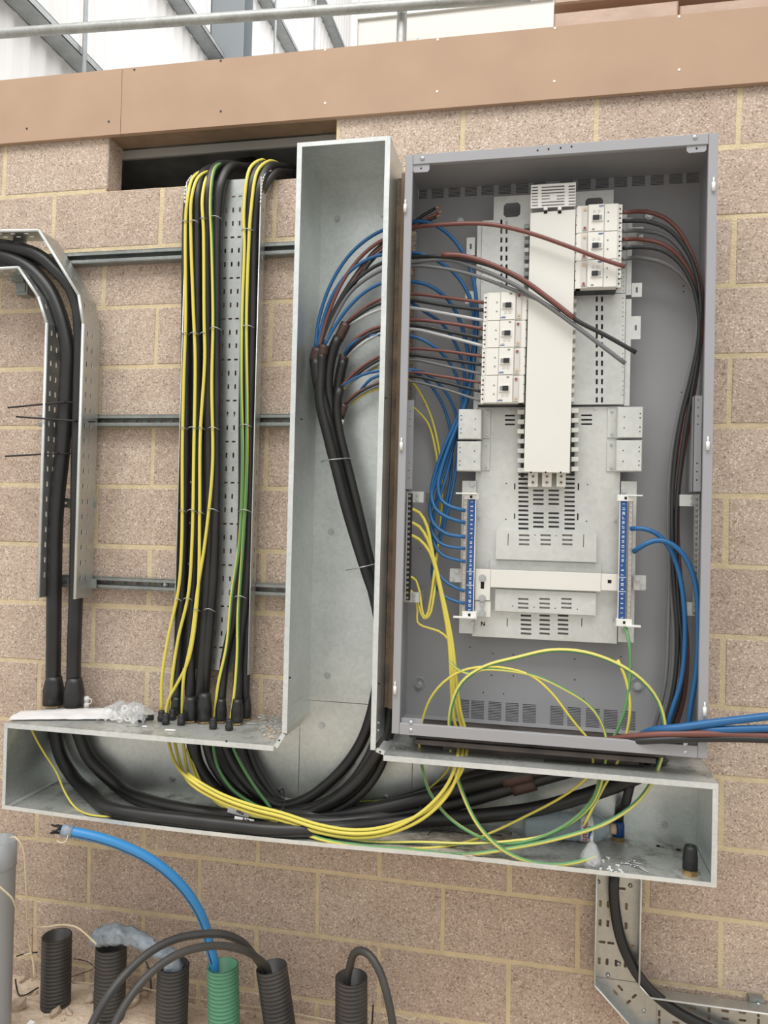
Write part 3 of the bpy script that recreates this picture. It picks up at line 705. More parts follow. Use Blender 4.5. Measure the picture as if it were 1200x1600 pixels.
zc, zd = ventband(BOTV, sum(at(*q, YI).z for q in BOTV) / 10, .068, .043)
for z0, z1 in ((zc, zd), (za, zb_)):
    b = MB(); b.box(EX0 + .002, EX1 - .002, YI + .006, YI + .008, z0, z1); b.box(EX0 + .002, EX1 - .002, YI + .0016, YI + .006, z0 - .004, z0); b.box(EX0 + .002, EX1 - .002, YI + .0016, YI + .006, z1, z1 + .004); b.build('louvre_shade_sheet', 'slit_shade', en)  # added backing sheet, coloured dark so the slits look shaded
for z0, z1 in ((EZ0, zc), (zd, za), (zb_, EZ1)):
    b = MB(); b.box(EX0, EX1, YI, YI + .0015, z0, z1); b.build('back_panel', 'paint', en)
def eb(nm, m, *a, ch=0, label=None, par=None):
    b = MB(); b.box(*a, 0, ch); return b.build(nm, m, par or en, label)
zh1 = at(630, 338, -.2).z; zh0 = at(630, 640, -.2).z
sheet('left_side', rect(EZ0, EZ1, 0, EYB - EYF), [rect(zh0, zh1, .10, .235)], 0, .0015, 'paint', en, xf=lambda u, v, e: (EX0 + e, EYF + v, u))
eb('right_side', 'paint', EX1 - .0015, EX1, EYF, EYB, EZ0, EZ1)
eb('top_panel', 'paint', EX0, EX1, EYF, EYB, EZ1 - .0015, EZ1)
bx0 = at(655, 1140, -.2).x; bx1 = at(1060, 1160, -.2).x
eb('bottom_panel', 'paint', EX0, EX1, -.095, EYB, EZ0, EZ0 + .0015); eb('bottom_panel', 'paint', EX0, EX1, EYF, -.24, EZ0, EZ0 + .0015)
RW = .024
eb('front_rim', 'paint_lip', EX0, EX0 + RW, EYF - .002, EYF + .012, EZ0, EZ1 - .0, ch=.001)
eb('front_rim', 'paint_lip', EX1 - RW - .002, EX1, EYF - .002, EYF + .012, EZ0, EZ1, ch=.001)
eb('front_rim', 'paint_lip', EX0 + RW + .0008, EX1 - RW - .003, EYF - .002, EYF + .012, EZ1 - .031, EZ1, ch=.001)
eb('front_rim', 'paint_lip', EX0 + RW + .0008, EX1 - RW - .003, EYF - .004, EYF + .012, EZ0, EZ0 + .034, ch=.001)
for pts in (((645, 253), (671, 265)), ((1073, 222), (1104, 234))):
    x0, x1, z0, z1 = RC(pts[0][0], pts[0][1] + 4, pts[1][0], pts[1][1] + 4, EYF + .002)
    c = .006; b = MB(); b.prism([(x0, z1 + .002), (x0, z0 + c), (x0 + c, z0), (x1 - c, z0), (x1, z0 + c), (x1, z1 + .002)], EYF + .002, EYF + .004)
    o = b.build('corner_tab', 'paint_lip', en)
    q = ((x0 + x1) / 2, EYF + .0012, (z0 + z1) / 2); b = MB(); b.cyl(q, (q[0], q[1] + .002, q[2]), .0028, 8); b.build('tab_hole', 'hole', o)
for px, py in ((660, 247), (1086, 214), (642, 1141), (642, 1129), (1071, 1162), (1071, 1175)):
    q = at(px, py, EYF - .003); b = MB(); b.lathe(q + Vector((0, .002, 0)), [(.0075, 0), (.0065, .004), (0, .005)], 10, axis=(0, -1, 0)); b.build('rivet', 'steel', en)
for px0, px1, py0, py1 in ((627, 660, 1122, 1133), (1056, 1090, 1158, 1168)):
    x0, x1, z0, z1 = RC(px0, py0, px1, py1, EYF + .014); eb('corner_tab', 'paint_lip', x0, x1, EYF + .0125, EYF + .0145, z0 - .006, z1)
for px, py in ((840, 235), (857, 233), (876, 231), (893, 229), (847, 1166)):
    q = at(px, py, EYF - .0022); b = MB(); b.cyl(q, q - Vector((0, .001, 0)), .0027, 8); b.build('rim_hole', 'hole', en)
for px, py in ((633, 322), (627, 694), (617, 1075), (1115, 288), (1106, 693), (1101, 1108)):
    q = at(px, py, EYF - .006); b = MB(); b.tube([q - Vector((0, 0, .019)), q + Vector((0, 0, .006))], .0052, 8, step=0); b.tube([q, q + Vector((0, 0, .02))], .0025, 6, step=0)
    b.build('hinge_pin', 'bright', en)
for px, py in ((720, 345), (1014, 336), (996, 1070), (655, 1068)):
    q = at(px, py, YI); b = MB(); b.lathe((q.x, YI, q.z), [(.024, 0), (.021, .003), (.019, .0012), (0, .001)], 18, axis=(0, -1, 0)); o = b.build('dished_fixing', 'paint', en)
    b = MB(); bolt(b, (q.x, YI - .001, q.z - .004), .0095, h=.012); b.build('bolt', 'steel', o)
b = MB()
for px, py in ((654, 546), (654, 554), (663, 622), (663, 631), (636, 895), (657, 846), (657, 857), (1068, 447), (1068, 456), (1065, 613), (1064, 622), (734, 1011), (770, 1021), (802, 1023), (768, 1055), (802, 1056), (898, 1030), (898, 1062), (755, 1082), (787, 1084), (912, 1092), (970, 1026)):
    q = at(px, py, YI - .0003); b.cyl(q, q - Vector((0, .0006, 0)), .0023, 6)
b.build('drilled_holes', 'hole', en)
q = at(863, 271, YI); text('T', .022, (q.x, YI - .0004, q.z), 'hole', en, name='marker_letter')
# perforated uprights and earth bars on both sides
YEB = -.205
def upright(x0p, x1p, py0, py1, lab, hrows):
    x0, x1, z0, z1 = RC(x0p, py0, x1p, py1, YEB)
    hl = [slotpoly((x0 + x1) / 2, at(x0p, h, YEB).z, .0052, .0052) for h in hrows]
    o = sheet('mounting_strip', rect(x0, x1, z0, z1), hl, YEB, .0015, 'paint_lip', en)
    b = MB(); b.box(x0, x0 + .0015, YEB, -.09, z0, z1); b.build('strip_return', 'paint', o)
upright(634, 645.5, 625, 764, '', (643, 655, 666, 723, 735, 747)); upright(1083.5, 1096, 618, 768, '', (625, 637, 650, 663, 724, 737, 750))
def earthbar(x0p, x1p, py0, py1, lab, scr, brs, sgn):
    x0, x1, z0, z1 = RC(x0p, py0, x1p, py1, YEB)
    t = thing('earth_bar', lab, 'earth bar', ((x0 + x1) / 2, YEB, z0), 'earth bars')
    b = MB(); b.box(x0, x1, YEB, YEB + .016, z0, z1, 0, .001); b.build('bar', 'dark' if sgn > 0 else 'rail', t)
    b = MB(); b.box(x0 if sgn > 0 else x1 - .002, x0 + .003 if sgn > 0 else x1, YEB - .002, YEB + .017, z0, z1); b.build('bar_edge', 'plate', t)
    for i in range(scr):
        z = z1 - (z1 - z0) * (i + .5) / scr; c = ((x0 + x1) / 2, YEB, z); b = MB(); b.cyl(c, (c[0], YEB - .004, z), .0042, 8); b.build('terminal_screw', 'nscrew', t)
    for (a, c, d, e_) in brs:
        x0, x1, z0, z1 = RC(a, c, d, e_, YEB + .02); b = MB(); b.box(x0, x1, YEB + .017, YEB + .021, z0, z1); b.box(x1 - .003 if sgn > 0 else x0, x1 if sgn > 0 else x0 + .003, YEB + .021, YI - .001, z0, z1); o = b.build('bracket', 'plate', t)
        for fy in (.25, .75):
            cc = ((x0 + 2 * x1) / 3, YEB + .017, z0 + (z1 - z0) * fy); b = MB(); bolt(b, cc, .0045, h=.006); b.build('bracket_screw', 'steel', o)
earthbar(634.5, 642, 771, 938, 'earth bar with yellow green wires on the left side inside the enclosure', 21, ((633, 768, 662, 785), (631, 925, 655, 941)), 1)
earthbar(1084, 1091, 772, 958, 'bare earth bar on the right side inside the enclosure, behind blue wires', 21, ((1062, 773, 1092, 791), (1073, 941, 1090, 962)), -1)

# ================================================================== panelboard
pb = thing('panelboard', 'zinc panelboard chassis with cream busbar cover bolted inside the enclosure', 'panelboard', at(855, 1005, -.12))
def pbx(nm, m, x0, y0, x1, y1, Y, d, par=None, ch=.0008, label=None):
    a, b_, c, e_ = RC(x0, y0, x1, y1, Y); b = MB(); b.box(a, b_, Y, Y + d, c, e_, 0, ch); return b.build(nm, m, par or pb, label)
def psheet(nm, m, x0, y0, x1, y1, Y, t, slots, par=None, rnd=False, label=None):
    a, b_, c, e_ = RC(x0, y0, x1, y1, Y)
    hs = []
    for s_ in slots:
        h0, h1, k0, k1 = RC(s_[0], s_[1], s_[2], s_[3], Y)
        if h0 < a + .001 or h1 > b_ - .001: continue
        if len(s_) > 5: cq = .008; hs.append([(h0 + cq, k0), (h1 - cq, k0), (h1, k0 + cq), (h1, k1 - cq), (h1 - cq, k1), (h0 + cq, k1), (h0, k1 - cq), (h0, k0 + cq)])
        else: hs.append(slotpoly((h0 + h1) / 2, (k0 + k1) / 2, h1 - h0, k1 - k0, rnd or len(s_) > 4))
    return sheet(nm, rect(a, b_, c, e_), hs, Y, t, m, par or pb, label)
Y0 = -.118
# head plate with two hand holes
psheet('head_plate', 'plate', 771.5, 302, 958.5, 350, -.122, .002, [(787, 317, 813, 339, 1, 1), (914.5, 309, 942, 340, 1, 1)])
# side plates with slot columns and dotted edges
sl = [(x - 1.6, 347 + 14.05 * k - 4, x + 1.6, 347 + 14.05 * k + 4) for k in range(8) for x in (783.4, 791.4)] + [(752.6, 350 + 6.9 * k, 754.4, 351.8 + 6.9 * k, 1) for k in range(14) if k not in (4, 7, 8)]
psheet('slotted_plate', 'plate', 750.3, 343, 826.5, 632, -.131, .002, sl)
pbx('plate_return', 'plate', 742.5, 352, 750, 640, -.125, .002)
sl = [(x - 1.7, 467.5 + 14.3 * k - 4.2, x + 1.7, 467.5 + 14.3 * k + 4.2) for k in range(12) for x in (932.5, 940.6)] + [(972.2, 465 + 7.2 * k, 974, 466.8 + 7.2 * k, 1) for k in range(23) if k not in (5, 11, 17)]
psheet('slotted_plate', 'plate', 894, 460, 976, 632, -.131, .002, sl)
psheet('slotted_plate', 'plate', 894, 336, 978.5, 459, -.131, .002, [(973.6, 425 + 7 * k, 975.3, 426.8 + 7 * k, 1) for k in range(5)])
pbx('plate_return', 'plate', 978.8, 340, 987.5, 461, -.125, .002); pbx('plate_return', 'plate', 976.3, 467, 985.5, 634, -.125, .002)
for a in ((729, 371, 742, 399, 1), (727, 455, 742, 474, 0), (987, 442, 1003, 464, 0), (985.8, 494, 1001, 530, 0), (987.8, 355, 1005, 386, 0)):
    psheet('fixing_tab', 'plate', a[0], a[1], a[2], a[3], -.125, .002, [((a[0] + a[2]) / 2 - 1.8, (a[1] + a[3]) / 2 - 4.5, (a[0] + a[2]) / 2 + 1.8, (a[1] + a[3]) / 2 + 4.5, 1)], rnd=True)
# base plate with louvre slots
sl = []
for k in range(13):
    y = 741.5 + 7.02 * k
    for x0, x1 in ((810, 825.6), (882, 898)): sl.append((x0, y - 1.6, x1, y + 1.6))
for y in (766.5, 773.5, 780.4, 787.3, 802, 809, 816, 823):
    for x0, x1 in ((833, 849.5), (857, 873.5)): sl.append((x0, y - 1.6, x1, y + 1.6))
for y in (649.3, 656.3, 663.1):
    sl.append((789, y - 1.4, 804.7, y + 1.4)); sl.append((908, y - 1.8, 925, y + 1))
for k in range(5):
    y = 962 + 7 * k
    for x0, x1 in ((813.7, 830), (843, 859), (871.5, 888)): sl.append((x0, y - 1.6, x1, y + 1.6))
for x in (792.5, 909): sl.append((x - .7, 966, x + .7, 979))
sl += [(803.2, 755, 805.4, 765, 1), (803, 802, 805, 811, 1), (902.5, 755, 905, 766, 1), (901.5, 802, 904, 813, 1)]
for q in ((791, 755.5), (790.5, 811.5), (918, 757), (916.5, 814.5)): sl.append((q[0] - 1.1, q[1] - 1.1, q[0] + 1.1, q[1] + 1.1, 1))
psheet('base_plate', 'plate', 741.5, 636, 967.5, 1000, Y0, .002, sl)
b_ = MB()
for q in ((749, 809.5), (961, 813.5), (958, 967), (798, 641), (929.5, 638.5)): c = at(*q, Y0); bolt(b_, c, .0035, h=.005)
b_.build('plate_screws', 'steel', pb)
# raised cross panels
for (a, hs, mk) in (((775, 830.5, 932, 876), [(x, y - 1.5, x + 16, y + 1.5) for x in (811, 844.5, 878.5) for y in (836.5, 843.5, 850.5)] + [(793.4, 834, 794.6, 852), (911.3, 835, 912.4, 855), (836 - 1, 835, 836 + 1, 837, 1), (869 - 1, 836, 869 + 1, 838, 1)], 0), ((773.5, 923.5, 931, 958), [(x, y - 1.5, x + 16, y + 1.5) for x in (809.5, 843, 877) for y in (936, 943, 949.5)] + [(800, 946, 802, 948, 1), (833.5, 948, 835.5, 950, 1), (866.5, 949.5, 868.5, 951.5, 1), (901, 951, 903, 953, 1)], 1)):
    o = psheet('cross_panel', 'plate', *a, -.138, .0015, hs)
    x0, x1, z0, z1 = RC(*a, -.138)
    b = MB(); b.box(x0, x1, -.1365, Y0 - .0005, z1 - .0015, z1); b.box(x0, x1, -.1365, Y0 - .0005, z0, z0 + .0015); b.box(x0, x0 + .0015, -.1365, Y0 - .0005, z0, z1); b.box(x1 - .0015, x1, -.1365, Y0 - .0005, z0, z1); b.build('panel_return', 'plate', o)
pbx('backing_strip', 'plate', 765, 878, 939, 921, -.1225, .002, ch=0)
# neutral link bar with its bolted straps
lk = thing('neutral_link', 'broad flat metal link bar crossing between the two blue numbered neutral bars', 'link bar', at(855, 906, -.15))
pbx('bar', 'cover', 766.5, 893, 939, 921, -.152, .004, lk)
o = pbx('strap', 'cover', 742.5, 889, 766, 938, -.154, .004, lk)
pbx('bar', 'cover', 939.5, 897, 969, 923, -.152, .004, lk); x = pbx('square_hole', 'hole', 949.5, 906, 955.5, 911.5, -.1526, .0005, lk)
pbx('strap', 'cover', 742, 939, 766.5, 964, -.150, .004, lk)
pbx('tab', 'plate', 702.5, 888.5, 726, 910, -.150, .004, lk); pbx('tab', 'plate', 989.5, 899, 1009.5, 922.5, -.150, .004, lk)
pbx('slot', 'hole', 751, 909, 756.5, 920, -.1546, .0005, lk)
for px, py, r in ((754, 903, .0085), (753.5, 934.5, .0085), (753.8, 944.5, .0055), (753.5, 958.5, .0085), (714, 892.5, .0055), (706, 905.5, .0055), (996, 904, .0065), (1005, 918, .0065)):
    q = at(px, py, -.154); b = MB(); bolt(b, q, r, h=.009); b.build('bolt', 'steel', lk)
# blanking boxes left and right
for nm_, a, fl_ in (('upper left', (716, 639, 752.5, 686), (754, 641, 766.5, 685)), ('lower left', (714, 689.5, 751.5, 736), (752.8, 690, 765.5, 735)), ('upper right', (964.5, 635.5, 1005, 684), (949, 638, 963, 684)), ('lower right', (962.5, 688, 1003.5, 736.5), (948, 690, 961.5, 736.5))):
    x0, x1, z0, z1 = RC(*a, -.165); t = thing('blanking_box', f'small square zinc cover box, {nm_} of the four under the breakers', 'cover box', ((x0 + x1) / 2, -.12, z0), 'square cover boxes')
    b = MB(); b.box(x0, x1, -.165, -.121, z0, z1, 0, .0025); b.build('box', 'plate', t)
    o = pbx('flange', 'plate', *fl_, -.123, .004, t)
    left = 'left' in nm_; b = MB()
    for u, v in ((.12, .22), (.12, .36), (.12, .66), (.12, .8), (.73, .33), (.73, .68)):
        x = x0 + (x1 - x0) * (u if left else 1 - u); z = z1 - (z1 - z0) * v; b.cyl((x, -.1651, z), (x, -.1656, z), .0021, 6)
    b.build('box_holes', 'hole', t)
    for v in (.1, .88):
        c = at((fl_[0] + fl_[2]) / 2, fl_[1] + (fl_[3] - fl_[1]) * v, -.1235); b = MB(); bolt(b, c, .0036, h=.005); b.build('screw', 'steel', t)
# busbar cover, grille and terminal lugs
cv = thing('busbar_cover', 'tall plain cream cover over the busbars in the middle of the panel', 'cover', at(858, 737, -.2))
YV = -.205
def quad_prism(nm, m, c4, Y, d, par):
    P = [at(*q, Y) for q in c4]; b = MB(); b.prism([(p.x, p.z) for p in P], Y, Y + d); return b.build(nm, m, par)
quad_prism('cover', 'cover', ((818.5, 737), (890, 738.5), (899.5, 327), (829, 333)), YV, .06, cv)
for px in (829.5, 852.5, 876, 0):
    if px:
        q = at(px, 738, YV); b = MB(); b.cyl(q + Vector((0, -.0004, 0)), q + Vector((0, .004, 0)), .003, 6); b.build('notch', 'hole', cv)
gr = thing('grille', 'small white slotted grille with hooks above the busbar cover', 'grille', at(865, 322, -.19))
gs = []
for k in range(7):
    y = 291.8 + 4.72 * k
    for x0, x1 in ((831, 840.5), (846.3, 882), (888.5, 898.5)):
        dy = -(x0 + x1) / 2 * .035 + 864 * .035
        if k in (3, 4) and x0 == 846.3: gs += [(x0, y + dy - 1, 859, y + dy + 1), (870, y + dy - 1, x1, y + dy + 1)]
        else: gs.append((x0, y + dy - 1.1, x1, y + dy + 1.1))
psheet('grille_plate', 'bright', 829.5, 287, 899.5, 323.5, -.212, .003, gs, gr)
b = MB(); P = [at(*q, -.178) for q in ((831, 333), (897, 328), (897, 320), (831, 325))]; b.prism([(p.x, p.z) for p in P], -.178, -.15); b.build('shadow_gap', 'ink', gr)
for px in (852.5, 874.5):
    x0, x1, z0, z1 = RC(px - 3, 322, px + 3, 328, -.212); b = MB(); b.box(x0, x1, -.214, -.206, z0, z1, 0, .001); o = b.build('hook', 'bright', gr)
    x0, x1, z0, z1 = RC(px - 2.6, 328.5, px + 2.6, 333.5, -.206); b = MB(); b.box(x0, x1, -.2065, -.2052, z0, z1); b.build('hook_slot', 'hole', o)
for i, (x0, x1) in enumerate(((825, 840.5), (847, 862), (869.5, 884))):
    xa, xb, z0, z1 = RC(x0, 738, x1, 760.5, -.18); t = thing('terminal_lug', f'cream terminal lug with two bolts below the busbar cover, {("left", "middle", "right")[i]} of three', 'terminal', ((xa + xb) / 2, -.16, z0), 'terminal lugs')
    b = MB(); b.box(xa, xb, -.18, -.122, z0, z1, 0, .001); b.build('lug', 'cover', t)
    for f_ in (.3, .72):
        c = ((xa + xb) / 2, -.18, z0 + (z1 - z0) * f_); b = MB(); b.cyl(c, (c[0], -.183, c[2]), .006, 10); o = b.build('lug_bolt', 'nscrew', t); b = MB(); b.cyl((c[0], -.1831, c[2]), (c[0], -.1836, c[2]), .003, 6); b.build('socket', 'hole', o)
# busbar fingers down both sides of the cover
fing = [(820.5 + 6.5 * (1 - (y - 345) / 95) * .15, y, 6) for y in range(346, 450, 13)]
for k in range(8): y = 350 + 12.4 * k; pbx('busbar_finger', 'plate' if k % 2 else 'rail', 819.5 - k * .08, y, 826.5 - k * .1, y + 6.5, -.16, .03)
for k in range(12): y = 467 + 14 * k; pbx('busbar_finger', 'cover', 893 - k * .3, y, 901 - k * .35, y + 6.5, -.16, .03)
for k in range(7):
    y = 640 + 15.2 * k; pbx('busbar_finger', 'cover' if k < 3 else 'plate', 808.5, y, 819, y + 7, -.165, .035); pbx('busbar_finger', 'cover', 893, y - 2, 904, y + 5, -.165, .035)
    pbx('insulator', 'dark', 813.5, y + 7.5, 818.5, y + 14, -.15, .02); pbx('insulator', 'dark', 892, y + 5.5, 897.5, y + 12, -.15, .02)

# neutral bars
def nbar(side):
    L = side == 'left'
    Yn = -.17
    tx = (726.5, 724.7) if L else (985, 983.2); bx = (737, 734) if L else (974.5, 971.5)
    y0, y1 = (780, 956) if L else (783, 968)
    x0, x1, z0, z1 = RC((tx[0] + tx[1]) / 2 - 3.2, y0 - 6, (tx[0] + tx[1]) / 2 + 3.2, y1 + 6, Yn)
    t = thing('neutral_bar', f'{side} neutral bar with blue numbered strip, ' + ('blue wires in its screws' if L else 'beside two loose blue tails'), 'neutral bar', ((x0 + x1) / 2, Yn, z0), 'neutral bars')
    b = MB(); b.box(x0, x1, Yn, Yn + .016, z0, z1, 0, .001); b.build('terminal_bar', 'nscrew', t)
    for i in range(24):
        z = z1 - (z1 - z0) * (i + .5) / 24; c = ((x0 + x1) / 2, Yn, z); b = MB(); b.cyl(c, (c[0], Yn - .003, z), .0044, 8); b.build('terminal_screw', 'steel', t)
    x0, x1, z0, z1 = RC(sum(bx) / 2 - 5.4, y0, sum(bx) / 2 + 5.4, y1, Yn)
    b = MB(); b.box(x0, x1, Yn - .002, Yn + .004, z0, z1, 0, .0005); b.build('number_strip', 'nbblue', t)
    b = MB(); b.box(x0 - .002 if not L else x1, x0 if not L else x1 + .002, Yn - .003, Yn + .01, z0, z1); b.build('strip_edge', 'bright', t)
    nums = ['1', '2', '3', '4', '5', '6', '7', '8', '9', '10', '11', '12', '13', '14', '15', '16', '22', 'N', '23', '17', '18', '19', '20', '21', 'L']
    if not L: nums = ['1', '21', '20', '19', '18', '17', '16', '15', '14', '13', '12', '11', '10', '9', '8', '7', 'N', '22', '6', '5', '4', '3', '2', '1', 'L']
    n = len(nums)
    for i, s_ in enumerate(nums):
        z = z1 - (z1 - z0) * (i + .6) / n; text(s_, .0098, ((x0 + x1) / 2, Yn - .0026, z), 'white', t, rot=(math.pi / 2, math.pi / 2 if L else -math.pi / 2, 0), name='number', bold=.0003)
    zc = z1 - (z1 - z0) * 16.1 / n; zd = z1 - (z1 - z0) * 19.1 / n
    for z in (zc, zd): b = MB(); b.box(x0, x1, Yn - .0026, Yn - .002, z - .0008, z + .0008); b.build('divider', 'white', t)
    clips = (((725, 771, 747.5, 780), (712, 769.8, 746, 772)), ((722, 955.5, 744.5, 967), (708, 963.3, 741, 966.3))) if L else (((965, 773, 990.5, 783), (982, 773.2, 1004.5, 775.3)), ((963, 967.5, 987.5, 979), (978, 977, 1001.5, 980.2)))
    for a, bar in clips:
        o = pbx('end_clip', 'bright', *a, Yn - .006, .03, t)
        xm = (a[0] + a[2]) / 2; pbx('clip_hole', 'hole', xm - 2, a[1] + 3, xm + 2, a[1] + 7.5, Yn - .0066, .0005, o)
        pbx('clip_tongue', 'bright', *bar, Yn - .018, .012, t)
    pbx('carrier', 'plate', *((719.5, 751, 742, 990) if L else (968, 752, 993, 1004)), -.128, .003, t, ch=.001)
    for py in ((757, 974) if L else (768, 986)):
        q = at(738 if L else 974.5, py, -.129); b = MB(); bolt(b, q, .0055, h=.008); b.build('carrier_screw', 'steel', t)
nbar('left'); nbar('right')
q = at(754.5, 975, Y0 - .0005); text('N', .019, (q.x, Y0 - .0006, q.z), 'hole', pb, name='marker_letter', bold=.0006)

# ------------------------------------------------------------------ circuit breakers
YBF = -.215; YBB = -.133
def breaker(c, W, H, flip, label):
    """c = centre; drawn with cable terminals on the left, turned round for the right column"""
    t = thing('circuit_breaker', label, 'circuit breaker', (c.x, YBB, c.z), 'moulded case breakers')
    def X(u): return c.x + (u - .5) * W * (-1 if flip else 1)
    def Z(v): return c.z + (.5 - v) * H * (-1 if flip else 1)
    def bx(nm, m, u0, u1, v0, v1, ya, yb, par=t, ch=0, lab=None):
        b = MB(); b.box(X(u0), X(u1), ya, yb, Z(v0), Z(v1), 0, ch); return b.build(nm, m, par, lab)
    e = .006
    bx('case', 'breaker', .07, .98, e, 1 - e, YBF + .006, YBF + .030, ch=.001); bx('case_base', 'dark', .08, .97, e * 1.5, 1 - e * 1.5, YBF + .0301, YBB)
    bx('terminal_cover', 'breaker', 0.0, .10, e, 1 - e, YBF + .012, YBF + .034, ch=.001); bx('terminal_cover', 'breaker', .875, 1, e, 1 - e, YBF + .010, YBF + .030, ch=.001)
    bx('face_plate', 'breaker', .105, .39, .012, .988, YBF + .001, YBF + .007, ch=.0008); f_ = bx('face_plate', 'breaker', .398, .735, .012, .988, YBF - .002, YBF + .007, ch=.0008)
    tu = bx('trip_unit', 'breaker2', .755, .868, .08, .95, YBF + .001, YBF + .008, ch=.0008)
    fr = bx('toggle_frame', 'bright', .425, .665, .375, .60, YBF - .006, YBF - .002); bx('toggle_well', 'ink', .445, .515, .405, .57, YBF - .0066, YBF - .006, fr)
    bx('toggle', 'dark', .51, .645, .40, .575, YBF - .0095, YBF - .006, ch=.001)
    bx('maker_label', 'bluelab', .405, .515, .905, .935, YBF - .0026, YBF - .002, f_); bx('print', 'bluelab', .43, .51, .872, .885, YBF - .0024, YBF - .002, f_)
    bx('approval_mark', 'ink', .595, .655, .05, .115, YBF - .0024, YBF - .002, f_)
    for u0, v0 in ((.48, .68), (.58, .68)): bx('setting_dial', 'breaker2', u0, u0 + .06, v0, v0 + .1, YBF - .0028, YBF - .002, f_)
    for nm, m, v in (('trip_button', 'red', .15), ('test_button', 'amber', .83)):
        p = Vector((X(.812), YBF + .001, Z(v))); b = MB(); b.cyl(p, p - Vector((0, .003, 0)), .0042, 12); b.build(nm, m, tu)
    b = MB()
    for u in (.05, .94):
        for v in (.15, .32, .5, .66, .83):
            p = Vector((X(u), (YBF + .0116) if u < .5 else (YBF + .0096), Z(v))); b.cyl(p, p - Vector((0, .0006, 0)), .0026, 7)
        for v in (.32, .66):
            p = Vector((X(u - .035 if u < .5 else u + .035), (YBF + .0116) if u < .5 else YBF + .0096, Z(v))); b.box(p.x - W * .03, p.x + W * .03, p.y - .0005, p.y, p.z - .0009, p.z + .0009)
    for v in (.99,): p = Vector((X(.96), YBF + .0094, Z(v))); b.box(X(.87), X(1), p.y - .0006, p.y, p.z - .0014, p.z + .0014)
    b.build('screw_holes', 'hole', t)
    b = MB()
    for v in (.36, .68): p = Vector((X(.31), YBF + .001, Z(v))); b.cyl(p, p - Vector((0, .0008, 0)), .0028, 8)
    b.build('cover_screws', 'ink', t)
    return t
ordl = ('topmost', 'second from the top', 'third from the top', 'lowest'); rowsL = [456, 500.2, 543, 586, 629.5]
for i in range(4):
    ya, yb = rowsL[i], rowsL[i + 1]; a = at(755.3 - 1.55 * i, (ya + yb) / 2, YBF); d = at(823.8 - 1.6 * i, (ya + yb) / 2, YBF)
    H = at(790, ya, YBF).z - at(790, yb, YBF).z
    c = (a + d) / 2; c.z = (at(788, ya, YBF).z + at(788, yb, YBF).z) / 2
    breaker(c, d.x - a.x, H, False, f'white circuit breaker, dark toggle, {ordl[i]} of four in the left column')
rowsR = [318.5, 361.6, 405.5, 449]
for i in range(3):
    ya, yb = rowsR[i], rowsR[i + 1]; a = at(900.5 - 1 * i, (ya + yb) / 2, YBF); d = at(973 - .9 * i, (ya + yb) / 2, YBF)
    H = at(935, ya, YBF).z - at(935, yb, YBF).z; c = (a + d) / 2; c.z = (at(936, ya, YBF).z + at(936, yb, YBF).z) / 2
    breaker(c, d.x - a.x, H, True, f'white circuit breaker, dark toggle, {("topmost", "middle", "lowest")[i]} of three in the right column')

